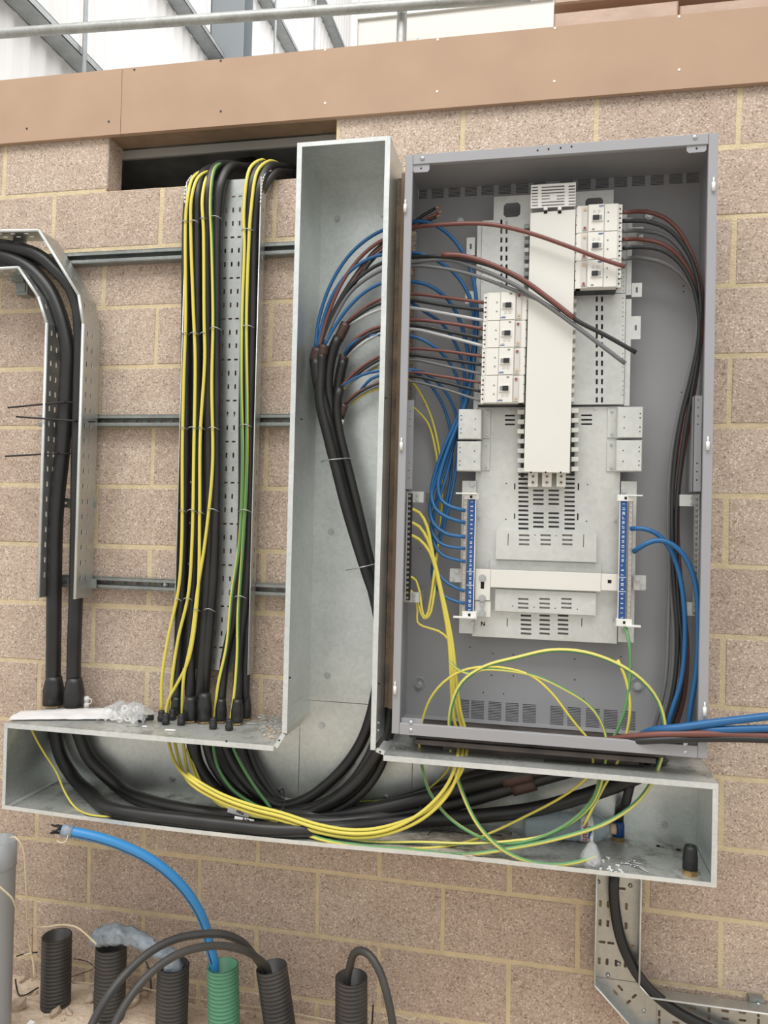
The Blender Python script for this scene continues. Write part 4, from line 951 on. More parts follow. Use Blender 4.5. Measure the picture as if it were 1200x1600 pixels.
# ================================================================== cables inside the trunking
GT = 'black cables in the trunking'
zb2 = at(100, 1140, -.12)
def under(c, dz=0): return (c.x, c.y, ZTOP - .003 + dz)
def mixp(head, path, Y): return [Vector(h) for h in head] + PX(path, Y)
T = [
 ('T1', [(bl_in.x, bl_in.y, ZTOP + .02), (bl_in.x, bl_in.y, ZTOP - .01)], [(93, 1176, -.085), (113, 1212, -.10), (141, 1240, -.12), (173, 1264, -.14), (220, 1283, -.16), (290, 1297, -.18), (350, 1302, -.2), (430, 1301, -.2), (520, 1295), (600, 1286), (680, 1280), (760, 1274), (837, 1264), (902, 1247), (965, 1226), (1012, 1204, -.19), (1035, 1180, -.19)], .0232, 'black', 'big black supply cable sweeping along the trunking floor, lower of the two'),
 ('T2', [(bl_out.x, bl_out.y, ZTOP + .02), (bl_out.x, bl_out.y, ZTOP - .01)], [(136, 1178, -.08), (158, 1204, -.09), (186, 1229, -.10), (220, 1248, -.11), (285, 1265, -.12), (350, 1274, -.13), (430, 1277, -.13), (520, 1273), (600, 1262), (680, 1242), (735, 1226), (790, 1213), (840, 1203), (900, 1190), (960, 1172)], .0235, 'black', 'big black supply cable sweeping along the trunking, upper of the two'),
 ('T3', [], [(300, 1130, -.10), (302, 1160, -.10), (308, 1192, -.11), (324, 1220, -.12), (350, 1247, -.13), (384, 1264, -.14), (420, 1273, -.15), (520, 1286, -.15), (640, 1268, -.13), (740, 1247, -.12), (830, 1220, -.12), (890, 1203, -.12), (960, 1184, -.13)], .024, 'black', 'thick black cable from the middle glands running right with brown tape'),
 ('T4', [], [(318, 1128, -.09), (324, 1162, -.09), (331, 1188, -.1), (350, 1219, -.11), (374, 1243, -.12), (404, 1260, -.13), (450, 1268, -.14), (500, 1258, -.15), (540, 1234, -.15), (570, 1196, -.16), (588, 1158, -.16), (600, 1110, -.16), (606, 1050, -.16), (600, 990, -.16), (585, 930, -.16), (570, 880, -.16), (552, 820, -.16), (536, 760, -.16), (522, 700, -.16), (508, 640, -.17), (496, 595, -.17), (492, 560, -.17)], .0185, 'black', 'black cable at the left edge of the riser bundle'),
 ('T5', [], [(345, 1130, -.10), (352, 1163, -.1), (363, 1190, -.11), (381, 1218, -.12), (405, 1242, -.13), (437, 1259, -.13), (475, 1250, -.12), (510, 1226, -.12), (540, 1196, -.12), (563, 1162, -.12), (578, 1124, -.12), (588, 1080, -.12), (596, 1030, -.12), (594, 980, -.13), (582, 920, -.14), (566, 860, -.14), (549, 790, -.14), (534, 720, -.14), (520, 650, -.14), (512, 600, -.14), (519, 550, -.14), (529, 527, -.14)], .0185, 'black', 'black cable of the riser bundle with the second brown sleeve'),
 ('T6', [], [(352, 1134, -.08), (372, 1163, -.08), (381, 1186, -.08), (394, 1212, -.085), (416, 1236, -.09), (438, 1249, -.09), (462, 1253, -.09), (490, 1246, -.10), (525, 1222, -.10), (552, 1190, -.10)], .0105, 'pgrey', 'pale pinkish grey cable curving behind the black ones'),
 ('T7', [], [(368, 1132, -.09), (376, 1170, -.09), (386, 1200, -.1), (410, 1236, -.1), (445, 1262, -.1), (487, 1268, -.1), (535, 1250, -.1), (572, 1222, -.1), (594, 1190, -.1), (608, 1150, -.1), (612, 1080, -.1), (606, 1010, -.1), (596, 950, -.1), (580, 890, -.11), (563, 820, -.12), (546, 750, -.12), (532, 690, -.12), (526, 640, -.12), (531, 590, -.12), (537, 562, -.12)], .0175, 'black', 'black cable of the riser bundle with the third brown sleeve'),
 ('T8', [], [(382, 1128, -.07), (388, 1165, -.07), (400, 1200, -.08), (430, 1245, -.1), (470, 1272, -.14), (520, 1268, -.15), (560, 1243, -.15), (590, 1206, -.15), (606, 1160, -.15), (612, 1100, -.15), (610, 1030, -.15), (600, 965, -.15), (586, 910, -.15), (571, 845, -.15), (556, 780, -.15), (541, 720, -.15), (529, 668, -.15), (526, 632, -.15), (531, 606, -.15)], .0155, 'black', 'thin black cable at the right edge of the riser bundle'),
 ('T9', [], [(430, 1290, -.16), (480, 1272, -.17), (525, 1248, -.18), (560, 1218, -.18), (586, 1182, -.18), (604, 1140, -.18), (611, 1080, -.18), (606, 1010, -.18), (592, 950, -.18), (576, 905, -.18), (558, 850, -.18), (540, 790, -.18), (526, 735, -.18), (512, 680, -.18), (500, 625, -.18), (501, 580, -.17), (503, 552, -.17)], .0175, 'black', 'black cable lying at the front of the riser bundle'),
 ('T10', [], [(460, 1290, -.12), (520, 1274, -.12), (600, 1258, -.1), (680, 1232, -.09), (740, 1212, -.09), (800, 1198, -.1), (880, 1186, -.1)], .018, 'black', 'black cable at the back of the level trunking, highest of the run to the right')]
def fit(P, r):
    """keep a run clear of the trunking floor, front edge and back"""
    out = []
    for q in P:
        q = Vector(q); d = (CP - q).normalized(); ins = XL < q.x < XR and q.z < ZTOP - .004
        sag = lambda v: .012 * math.sin(math.pi * min(1, max(0, (v.x - XL) / 1.5))) * (YTB - v.y) / (YTB - YTF) if v.x < XL + 1.5 else 0
        if ins:
            for _ in range(80):
                if q.z < ZF - sag(q) + r + .001 and q.y > YTF + r + .006: q += d * .003
                else: break
            q.y = max(YTF + r + .004, min(q.y, YTB - r - .002)); q.z = max(q.z, ZF - sag(q) + r + .001)
        out.append(q)
    return out
for nm, head, pth, r, m, lab in T:
    cable('trunking_cable', lab, fit(mixp(head, pth, -.15), r), r, m, group=GT, n=14, rough=.012)
# fifth riser cable with white marker sleeve
P5 = PX([(596, 960, -.13), (578, 900, -.13), (562, 840, -.13), (548, 780, -.13), (538, 730, -.13), (530, 690, -.13), (529, 670, -.13), (533, 645, -.13)])
t5 = thing('sleeved_cable', 'black cable leaving the riser bundle with a white marker sleeve', 'cable', P5[-1])
b = MB(); b.tube(P5, .0125, 12); b.build('sheath', 'black', t5)
b = MB(); b.tube(PX([(527, 690, -.14), (528, 670, -.14), (532, 655, -.14)]), .0135, 12); b.build('marker_sleeve', 'paper', t5)
# brown heat shrink boots on the split ends
for i, (a, bq, Y, r) in enumerate((((491, 566), (496, 545), -.17, .0165), ((503, 556), (506, 540), -.17, .0155), ((529, 530), (541, 505), -.14, .0155), ((536, 565), (538, 555), -.12, .015), ((532, 650), (538, 632), -.13, .0135))):
    cable('heat_shrink', f'brown heat shrink sleeve where a riser cable splits, {("first", "second", "third", "fourth", "fifth")[i]} from the left', [at(*a, Y), at(*a, Y).lerp(at(*bq, Y), .5), at(*bq, Y)], r * 1.15, 'shrink', cat='sleeve', group='brown sleeves in the riser', n=12, rough=.03)
cable('heat_shrink', 'brown tape wrapped round the upper cables in the level trunking', PX([(785, 1217), (808, 1212), (832, 1206)], -.146), .0278, 'shrink', cat='tape', n=14, rough=.02)
cable('heat_shrink', 'brown tape on the lower of the taped cables in the level trunking', PX([(800, 1232), (822, 1226), (836, 1222)], -.121), .0252, 'shrink', cat='tape', n=14, rough=.02)
# steel ties on the riser bundle
for i, pth in enumerate(([(502, 722, -.15), (510, 719, -.198), (530, 717, -.196), (545, 716, -.165), (548, 718, -.13)], [(541, 891, -.16), (556, 888, -.2), (575, 884, -.198), (590, 880, -.165)])):
    cable('cable_tie', ('upper', 'lower')[i] + ' pale tie round the black bundle in the riser', PX(pth), .002, 'tie', cat='cable tie', n=6)

# ------------------------------------------------------------------ cores from the riser to the breakers and bars
def core(lab, pth, r, m, group, Y=-.16, name='core', cat='wire', n=8, **k):
    return cable(name, lab, PX(pth, Y), r, m, cat=cat, group=group, n=n, **k)
YT = -.185
rowsets = [
 ('topmost', [(541, 506, -.14), (553, 494), (575, 477), (602, 465), (641, 459), (690, 464), (757, 473, YT)], [(543, 506, -.14), (558, 494), (578, 481), (602, 472), (641, 469), (695, 477), (757, 485, YT)], [(545, 508, -.14), (562, 498), (580, 489), (602, 482), (641, 481), (690, 489), (757, 501, YT)], 'whitecore', .0058),
 ('second', [(538, 556, -.12), (552, 533), (575, 517), (602, 508), (641, 500), (700, 505), (756, 514, YT)], [(539, 558, -.12), (556, 537), (580, 521), (602, 514), (641, 508), (700, 518), (756, 529, YT)], [(540, 560, -.12), (560, 541), (582, 527), (602, 519), (641, 514), (690, 524), (756, 541, YT)], 'whitecore', .0058),
 ('third', [(531, 606, -.15), (553, 583), (578, 565), (602, 553), (641, 545), (690, 548), (754, 557, YT)], [(532, 607, -.15), (558, 585), (580, 569), (602, 559), (641, 555), (700, 562), (754, 570, YT)], [(533, 608, -.15), (562, 588), (584, 573), (602, 566), (641, 562), (700, 573), (754, 585, YT)], 'greycore', .0050),
 ('lowest', [(536, 634, -.13), (556, 615), (580, 603), (602, 593), (641, 582), (690, 588), (753, 598, YT)], [(537, 636, -.13), (560, 614), (584, 602), (602, 596), (641, 588), (690, 597), (753, 612, YT)], [(538, 638, -.13), (563, 617), (586, 605), (602, 600), (641, 596), (690, 607), (753, 627, YT)], 'greycore', .0046)]
for nm, br, bk, gy, gm, r in rowsets:
    core(f'brown core entering the {nm} breaker of the left column', br, r, 'brown', 'phase cores to the left breakers')
    core(f'black core entering the {nm} breaker of the left column', bk, r * 1.1, 'blackcore', 'phase cores to the left breakers')
    core(f'grey core entering the {nm} breaker of the left column', gy, r * .92, gm, 'phase cores to the left breakers')
# loose cores of the top cable
GLc = 'loose cores of the top cable'
YQ = -.235
core('long loose brown core arching over the busbar cover to the right breakers', [(498, 545, -.17), (510, 500), (530, 450), (552, 415), (577, 389), (602, 373), (641, 357, -.18), (690, 351, -.21), (760, 350, YQ), (820, 362, YQ), (880, 382, YQ), (930, 401, YQ), (977, 417, YQ)], .0066, 'brown', GLc)
core('loose black core slanting over the cover with brown sleeve at its upper part', [(503, 543, -.17), (520, 495), (545, 450), (575, 423), (602, 409), (641, 402, -.18), (700, 402, -.21), (760, 413, YQ), (812, 436, YQ), (860, 470, YQ), (900, 500, YQ), (950, 526, YQ), (994, 551, YQ)], .0066, 'blackcore', GLc)
core('brown sleeve over the loose black core on the busbar cover', [(690, 398, -.215), (720, 399, -.23), (760, 410, YQ - .003), (812, 434, YQ - .003), (860, 468, YQ - .003), (897, 497, YQ - .003)], .0075, 'brown', GLc, name='core_sleeve')
core('loose grey core slanting over the cover, lowest of the slanting ones', [(502, 545, -.17), (522, 498), (548, 456), (578, 432), (602, 420), (641, 411, -.18), (700, 406, -.205), (750, 421, -.225), (800, 443, -.23), (850, 474, -.23), (900, 510, -.23), (940, 540, -.23), (977, 568, -.23)], .0066, 'greycore', GLc)
core('second loose grey core ending on the busbar cover', [(602, 427, -.16), (641, 416, -.18), (690, 419, -.2), (740, 430, -.215), (800, 452, -.222), (850, 473, -.226), (874, 489, -.228)], .0056, 'greycore', GLc)
for i, (pth, m) in enumerate((([(500, 543, -.165), (516, 496, -.16), (540, 452, -.155), (562, 420, -.15), (585, 392), (602, 378), (640, 352, -.15), (662, 336, -.15), (680, 326, -.15)], 'blackcore'), ([(501, 544, -.165), (518, 498, -.16), (541, 455, -.155), (562, 424, -.15), (585, 395), (604, 381), (642, 355, -.155), (667, 341, -.155), (684, 333, -.155)], 'brown'), ([(502, 545, -.165), (520, 500, -.16), (544, 458, -.155), (566, 427, -.15), (588, 400), (606, 386), (644, 358, -.15), (664, 347, -.15), (681, 339, -.15)], 'blackcore'))):
    P = PX(pth, -.15); t = thing('stripped_core', f'{("black", "brown", "black")[i]} core with bare copper end near the top left of the enclosure, {("upper", "middle", "lower")[i]} of three', 'wire', P[-1], 'stripped cores at the top left')
    b = MB(); b.tube(P, .0056, 8); b.build('insulation', m, t)
    d = (P[-1] - P[-2]).normalized(); b = MB(); b.tube([P[-1], P[-1] + d * .014], .0042, 8, step=0); b.build('copper_end', 'copper', t)
# blue neutrals
GB = 'blue neutrals to the left neutral bar'
YN = -.15
blues = [
 [(493, 545, -.17), (497, 505), (515, 448), (543, 402), (573, 374), (602, 358), (641, 347), (668, 347), (697, 363, YN), (722, 392, YN), (738, 430, YN), (745, 480, YN), (743, 540, YN), (735, 600, YN), (722, 645, YN), (704, 690, YN), (690, 730, YN), (684, 760, -.16), (690, 782, -.17), (705, 792, -.18), (727, 798, -.178)],
 [(496, 547, -.17), (505, 500), (523, 455), (548, 423), (577, 404), (602, 397), (641, 395), (668, 400), (708, 425, -.13), (732, 460, -.13), (741, 500, -.13), (738, 560, -.13), (729, 615, -.13), (716, 650, -.13), (698, 690, -.14), (681, 735, -.14), (674, 770, -.15), (680, 795, -.17), (700, 809, -.18), (727, 817, -.178)],
 [(506, 541, -.17), (520, 515), (545, 480), (572, 455), (602, 441), (641, 440), (670, 446), (700, 468, -.14), (718, 500, -.14), (729, 540, -.14), (735, 585, -.14), (729, 630, -.14), (712, 670, -.14), (694, 715, -.14), (677, 765, -.15), (672, 795, -.15), (677, 818, -.165), (697, 834, -.178), (727, 839, -.178)],
 [(641, 472, -.15), (665, 488, -.14), (690, 505, -.12), (715, 545, -.12), (726, 590, -.12), (722, 640, -.12), (710, 690, -.12), (697, 745, -.13), (681, 795, -.14), (674, 825, -.15), (684, 846, -.17), (700, 854, -.178), (727, 857, -.178)],
 [(536, 559, -.12), (546, 541), (562, 529), (582, 524), (602, 523), (641, 525), (670, 536), (698, 560, -.13), (714, 590, -.13), (722, 625, -.13), (718, 660, -.13), (703, 705, -.13), (686, 760, -.13), (677, 815, -.14), (679, 850, -.16), (692, 868, -.175), (727, 878, -.178)],
 [(532, 606, -.15), (552, 592), (578, 582), (602, 579), (641, 577), (672, 588, -.12), (698, 615, -.11), (713, 650, -.11), (716, 700, -.11), (708, 760, -.11), (694, 820, -.12), (682, 865, -.13), (682, 890, -.15), (700, 912, -.17), (726, 924, -.178)],
 [(556, 620, -.13), (580, 592), (602, 585), (641, 580), (665, 594, -.11), (688, 625, -.10), (703, 670, -.10), (705, 730, -.10), (697, 790, -.11), (684, 850, -.12), (675, 895, -.13), (684, 921, -.15), (702, 936, -.17), (726, 943, -.178)]]
for i, p_ in enumerate(blues):
    core(f'blue neutral looping into the left neutral bar, {("first", "second", "third", "fourth", "fifth", "sixth", "seventh")[i]} terminal used from the top', p_, .0062 if i < 3 else .0052, 'blue', GB)
# earth wires in the enclosure
GE = 'earth wires to the left earth bar'
YEW = -.17
def yg(lab, pth, r=.0055, m='yg', Y=YEW, ph=.18, tw=.15, grp=GE):
    if m == 'yg': ph += .5
    return cable('earth_wire', lab, fit(PX(pth, Y), r), r, m, cat='wire', group=grp, n=12, phase=ph, twist=tw)
YGT = 'earth wires in the lower trunking'
tail = lambda dx, dy, Y: [(716 + dx, 1150, -.17), (712 + dx, 1195, Y), (695 + dx, 1232 + dy, Y), (655 + dx, 1272 + dy, Y), (605, 1297 + dy, Y), (555, 1303 + dy, Y), (500, 1295 + dy, Y), (440, 1276 + dy, Y), (390, 1263 + dy, Y), (340, 1244 + dy, Y), (300, 1220 + dy, Y)]
yg('yellow earth wire, topmost on the left earth bar, joining the long yellow bundle', [(639, 794, -.19), (655, 801), (667, 822), (673, 850), (681, 890), (692, 945), (701, 1000), (705, 1070), (708, 1120)] + tail(0, 0, -.297) + [(272, 1188, -.17), (259, 1140, -.10)], ph=.2, tw=0)
yg('yellow earth wire, second on the left earth bar, joining the long yellow bundle', [(639, 815, -.19), (655, 823), (668, 843), (677, 870), (688, 915), (699, 970), (706, 1030), (711, 1090)] + tail(7, 6, -.292) + [(280, 1188, -.16), (269, 1140, -.09)], ph=.15, tw=0)
yg('yellow earth wire, third on the left earth bar, joining the long yellow bundle', [(639, 835, -.19), (655, 843), (671, 862), (682, 895), (695, 945), (706, 1000), (713, 1060), (719, 1110)] + tail(13, -6, -.287) + [(292, 1198, -.16), (283, 1140, -.10)], ph=.2, tw=0)
yg('thin earth wire, fourth on the left bar, hairpin beside the blue loops', [(639, 900, -.19), (650, 907), (657, 935), (661, 960), (666, 964), (672, 940), (679, 890), (688, 820, -.10), (691, 760, -.09), (688, 715, -.09), (675, 655, -.09), (660, 620, -.1), (641, 594, -.14), (602, 575, -.15), (580, 577, -.15), (556, 592, -.15), (533, 610, -.15)], r=.004)
yg('thin earth wire, fifth on the left bar, hairpin inside the other one', [(639, 921, -.19), (648, 930), (655, 950), (662, 966), (670, 963), (678, 930), (682, 880, -.12), (688, 820, -.09), (686, 745, -.085), (680, 700, -.085), (668, 660, -.085), (644, 634, -.1), (625, 615, -.13), (602, 607, -.14), (575, 613, -.14), (548, 632, -.13)], r=.004)
yg('thin earth wire, lowest on the left bar, jogging right under the hairpins', [(639, 926, -.19), (648, 934), (652, 955), (652, 972), (662, 979), (685, 986), (700, 999), (706, 1040), (707, 1090), (711, 1140)] + [(708, 1180, -.2), (690, 1215, -.12), (655, 1240, -.10), (600, 1250, -.08), (540, 1252, -.07), (470, 1250, -.06)], r=.0035)
# big loops at the bottom
GL = 'loose earth loops at the bottom of the enclosure'
YLp = -.2
yg('longest earth wire arching high across the enclosure bottom and trailing through the trunking', [(440, 1280, -.27), (500, 1310, -.285), (560, 1330, -.29), (640, 1338, -.29), (720, 1336, -.29), (800, 1325, -.29), (880, 1308, -.29), (950, 1284, -.28), (1000, 1248, -.26), (1028, 1200, -.24), (1039, 1140, -.22), (1028, 1095), (1002, 1062), (962, 1036), (912, 1019), (862, 1016), (810, 1027), (756, 1042), (722, 1066), (706, 1100), (702, 1140), (708, 1190, -.24), (725, 1245, -.27), (748, 1290, -.285), (782, 1325, -.30), (822, 1345, -.305), (868, 1352, -.305), (905, 1346, -.3), (933, 1336, -.295)], r=.0062, m='gy', Y=YLp, ph=.62, tw=0, grp=GL)
yg('thin earth loop from the far left rising and dropping near the right louvres', [(658, 1190, -.22), (655, 1160, -.21), (660, 1125), (672, 1092), (693, 1066), (722, 1048), (755, 1042), (790, 1044), (830, 1056), (862, 1083), (888, 1117), (906, 1140), (918, 1154), (926, 1200, -.24), (905, 1226, -.22), (870, 1250, -.20), (820, 1276, -.2), (770, 1300, -.22), (720, 1318, -.26), (650, 1326, -.28), (560, 1322, -.28), (500, 1312, -.28), (430, 1284, -.26), (370, 1268, -.24), (330, 1246, -.2), (306, 1215, -.16), (292, 1170, -.12)], r=.004, ph=.12, tw=.05, grp=GL, Y=YLp)
yg('greenish earth loop hanging from the yellow bundle to the right louvres', [(703, 1034), (716, 1046), (735, 1053), (748, 1048), (760, 1046), (800, 1049), (838, 1057), (878, 1075), (918, 1100), (936, 1122), (947, 1152), (945, 1200, -.24), (930, 1250, -.25), (895, 1285, -.26), (850, 1306, -.27), (800, 1314, -.28), (740, 1318, -.28), (660, 1316, -.28), (580, 1315, -.28), (500, 1302, -.27), (440, 1283, -.26), (390, 1275, -.25), (350, 1262, -.22), (322, 1238, -.18), (296, 1180, -.12)], r=.0045, m='gy', ph=.62, tw=0, grp=GL, Y=YLp)
yg('short upright earth tail with a free end right of the loops', [(965, 1031), (975, 1053), (983, 1085), (984, 1115), (978, 1150), (965, 1190, -.23), (943, 1230, -.24), (926, 1262, -.25), (912, 1290, -.26)], r=.0045, ph=.2, tw=.3, grp=GL, Y=YLp)
yg('green earth wire dropping from the bottom of the right neutral bar', [(977, 979, -.17), (983, 1005), (985, 1040), (981, 1085), (971, 1125), (957, 1157), (940, 1200, -.23), (928, 1245, -.25), (890, 1285, -.27), (840, 1310, -.28), (790, 1318, -.28), (750, 1308, -.28), (700, 1276, -.26), (670, 1235, -.24), (659, 1195, -.23)], r=.005, m='gy', ph=.3, tw=.1, grp=GL, Y=YLp)
yg('thin earth wire drooping at the left end of the level trunking', [(45, 1128, -.22), (52, 1146, -.22), (68, 1175, -.22), (88, 1206, -.22), (100, 1235, -.22), (116, 1260, -.22), (140, 1273, -.22), (168, 1276, -.22), (190, 1275, -.22)], r=.0035, grp=YGT, ph=.3)
yg('green earth wire curving down from the fifth small gland into the cable run', [(333, 1140, -.11), (334, 1172, -.13), (341, 1200, -.15), (360, 1230, -.17), (385, 1250, -.19), (415, 1266, -.2)], m='gy', ph=.3, tw=.1, grp=YGT)
yg('green earth wire slanting straight from the sixth small gland', [(358, 1142, -.12), (366, 1172, -.14), (380, 1200, -.15), (400, 1232, -.16), (424, 1264, -.18)], m='gy', ph=.3, tw=.1, grp=YGT)
for i, pth in enumerate(([(443, 1256, -.24), (440, 1266, -.275), (436, 1280, -.275), (434, 1290, -.25)], [(655, 1260, -.22), (660, 1266, -.262), (662, 1274, -.262), (668, 1282, -.24)], [(632, 1284, -.26), (642, 1283, -.27), (652, 1284, -.26)])):
    cable('cable_tie', ('black tie round the yellow wires left of the middle', 'black tie round the yellow wires where they rise', 'small black tie on the yellow wires low in the trunking')[i], PX(pth), .0022, 'btie', cat='cable tie', n=6)
cable('cable_tie', 'black tie hooked on the back bolt of the tee', PX([(436, 1236, -.055), (441, 1232, -.07), (444, 1240, -.1), (444, 1256, -.2), (443, 1266, -.23)]), .0022, 'btie', cat='cable tie', n=6)

# ------------------------------------------------------------------ wires from the right breakers
GR = 'wires from the right breakers'
YR = -.16
rp_ = [
 ('brown wire from the topmost right breaker', 'brown', [(972, 332, YT), (1010, 331), (1038, 340), (1062, 362), (1080, 395), (1092, 430), (1098, 480), (1094, 540), (1082, 600), (1070, 660), (1062, 720), (1058, 780), (1058, 850), (1063, 930), (1066, 1000), (1062, 1070), (1050, 1120), (1035, 1160)], .0066),
 ('black wire from the topmost right breaker', 'blackcore', [(972, 345, YT), (1010, 346), (1040, 356), (1064, 378), (1083, 412), (1094, 460), (1092, 530), (1080, 595), (1066, 650), (1056, 710), (1051, 770), (1050, 840), (1054, 920), (1059, 990), (1055, 1060), (1043, 1120), (1030, 1160)], .0066),
 ('grey wire from the topmost right breaker', 'greycore', [(972, 361, YT), (1008, 361), (1038, 368), (1062, 388), (1080, 420), (1090, 470), (1087, 530), (1075, 590), (1061, 645), (1050, 705), (1045, 765), (1044, 840), (1048, 920), (1053, 990), (1050, 1060), (1038, 1115), (1022, 1160)], .0066),
 ('brown wire from the middle right breaker', 'brown', [(974, 374, YT), (1002, 374), (1034, 381), (1060, 399), (1079, 428), (1091, 470), (1094, 530), (1088, 590), (1078, 650), (1068, 710), (1060, 770), (1059, 840), (1066, 930), (1074, 1010), (1070, 1080), (1058, 1130), (1045, 1160)], .0066),
 ('black wire from the middle right breaker', 'blackcore', [(974, 388, YT), (1000, 386), (1034, 391), (1060, 409), (1080, 440), (1092, 490), (1090, 560), (1080, 620), (1070, 680), (1062, 740), (1057, 800), (1057, 870), (1060, 940), (1066, 1010), (1064, 1080), (1052, 1125), (1040, 1160)], .0066),
 ('grey wire from the middle right breaker', 'greycore', [(972, 405, YT), (1000, 403), (1034, 410), (1060, 425), (1080, 450), (1089, 480), (1091, 530), (1084, 590), (1073, 645), (1060, 700), (1050, 760), (1046, 830), (1046, 900), (1044, 980), (1040, 1060), (1030, 1110), (1015, 1160)], .0066)]
for i, (lab, m, p_, r) in enumerate(rp_):
    core(lab + ', dropping in the black bundle', p_, r, m, GR, Y=(-.140, -.168, -.128)[i % 3])
core('blue tail in the right neutral bar, thinner and darker one curving to the floor', [(986, 826, -.178), (1005, 826), (1026, 834), (1046, 856), (1061, 895), (1069, 950), (1070, 1010), (1064, 1065), (1050, 1110), (1038, 1150)], .0072, 'blue', 'blue tails on the right', Y=-.20)
core('bright blue tail with free end near the right neutral bar', [(990, 862, -.2), (1005, 852), (1022, 845), (1040, 846), (1060, 858), (1078, 885), (1088, 920), (1091, 980), (1088, 1050), (1080, 1100), (1074, 1150)], .0078, 'blue', 'blue tails on the right', Y=-.225)
GX = 'tails leaving the enclosure to the right'
YX = -.31
core('upper blue tail leaving the enclosure bottom towards the right', [(1000, 1150, -.22), (1022, 1141, -.28), (1060, 1137, YX), (1110, 1130, YX), (1160, 1124, YX), (1260, 1112, YX)], .0115, 'blue', GX, n=12)
core('lower blue tail leaving the enclosure bottom towards the right', [(1005, 1156, -.20), (1040, 1145, -.27), (1080, 1142, YX + .01), (1130, 1140, YX), (1200, 1138, YX), (1260, 1137, YX)], .0105, 'blue', GX, n=12)
core('brown tail leaving the enclosure bottom towards the right', [(930, 1160, -.2), (975, 1152, -.26), (1020, 1148, -.3), (1080, 1146, YX - .006), (1140, 1147, YX), (1260, 1152, YX)], .0095, 'brown', GX, n=12)
core('black tail leaving the enclosure bottom towards the right', [(950, 1162, -.22), (985, 1159, -.28), (1030, 1156, YX), (1090, 1154, YX), (1150, 1154, YX), (1260, 1158, YX)], .0105, 'blackcore', GX, n=12)

# ================================================================== things lying in and on the trunking
# marker flags on the cables
for i, (c4, Y, lab, scr) in enumerate(((((357, 1259), (391, 1268), (388, 1278), (355, 1269)), -.262, 'white marker flag with scrawled letters, upper of two', 'NG'), (((367, 1275), (397, 1281), (396, 1289), (365, 1283)), -.30, 'white marker flag with scrawled letters, lower of two', 'N7'))):
    P = [at(*q, Y) for q in c4]; t = thing('cable_marker', lab + ' on the black cables', 'marker', sum(P, Vector()) / 4)
    b = MB(); b.prism([(p.x, p.z) for p in P], Y, Y + .001); b.build('flag', 'paper', t)
    text(scr, .017, (ORG[t.name].x + .006, Y - .0005, ORG[t.name].z), 'hole', t, rot=(math.pi / 2, .25, 0), name='scrawl', bold=.0005)
# white fitting beside the big shrouds
c = atz(134, 1106, ZTOP); t = thing('white_fitting', 'small white plastic cap fitting with a loop, beside the big gland shrouds', 'fitting', c)
b = MB(); b.lathe(c, [(0, .0005), (.011, .0005), (.0125, .008), (.0125, .017), (.009, .02), (.009, .024), (.012, .026), (.012, .038), (.009, .042), (0, .043)], 14); b.build('body', 'bright', t)
b = MB(); b.tube([c + Vector((.011, 0, .034)), c + Vector((.021, 0, .033)), c + Vector((.021, 0, .019)), c + Vector((.012, 0, .014))], .002, 6); b.build('loop', 'bright', t)
# crumpled sheets: grid shells draped with folds
def crumple(nm, lab, cat, m, loop, zf, h, seed, Zb, nx=26, ny=12, par=None, fold=.006):
    """loop = four plan corners (x,y); a thin folded shell on Zb with height profile h(u,v)"""
    b = MB(); vs = []; fs = []; R = Vector((seed, seed * 1.7, 0))
    A, B, C, D = [Vector(q) for q in loop]
    for j in range(ny + 1):
        for i in range(nx + 1):
            u, v = i / nx, j / ny; p = A.lerp(B, u).lerp(D.lerp(C, u), v)
            n_ = noise.noise(Vector((u * 7, v * 4, seed))) * fold + abs(noise.noise(Vector((u * 15, v * 9, seed + 5)))) * fold
            e_ = .006 * noise.noise(Vector((u * 6, v * 6, seed + 9)))
            vs.append((p.x + e_, p.y + e_, Zb + max(.0012, h(u, v) + n_ * min(1, h(u, v) / .012))))
    for j in range(ny):
        for i in range(nx): a = j * (nx + 1) + i; fs.append((a, a + 1, a + nx + 2, a + nx + 1))
    b.add(vs, fs, 0, True); return b.build(nm, m, par, lab, **({} if par else dict(cat=cat)))
Zs = ZTOP + .0015
def pl(px, py, Z=ZTOP): q = atz(px, py, Z); return (q.x, q.y)
A, B, C, D = pl(12, 1127), pl(190, 1126), pl(160, 1109), pl(38, 1113)
crumple('paper_sleeve', 'flat white plastic sleeve lying along the left of the trunking top', 'packaging', 'paper', (A, B, C, D), 0, lambda u, v: .004 + .014 * math.sin(math.pi * v) * (.4 + .6 * u), 2.2, Zs, fold=.004)
A, B, C, D = (.17, -.24), (.34, -.23), (.33, -.09), (.17, -.1)
bag = thing('plastic_bag', 'clear plastic bag of white washers on the trunking top beside the glands', 'bag', (.25, -.16, Zs))
crumple('film', None, '', 'film', (A, B, C, D), 0, lambda u, v: .055 * math.sin(math.pi * min(1, .08 + v * .9)) * math.sin(math.pi * min(1, .1 + u * .85)) ** .6, 6.1, Zs, par=bag, fold=.02)
for (dx, dy, dz, tx, ty) in ((.0, -.02, .04, 1.1, .3), (-.045, -.04, .014, .3, .2), (.03, -.05, .012, .2, .5), (-.02, -.055, .01, .1, .0), (.02, .02, .03, .8, -.4)):
    b = MB(); c = Vector((.245 + dx, -.165 + dy, Zs + dz)); ax = Vector((math.sin(ty), -math.sin(tx), math.cos(tx)))
    b.lathe(c, [(.006, 0), (.0125, 0), (.0125, .003), (.006, .003), (.006, 0)], 14, axis=ax); b.build('washer', 'bright', bag)
c = Vector((*pl(226, 1128), ZTOP + .0135)); t = thing('gland_part', 'loose black ribbed gland lying on its side beside the clear bag', 'cable gland', c)
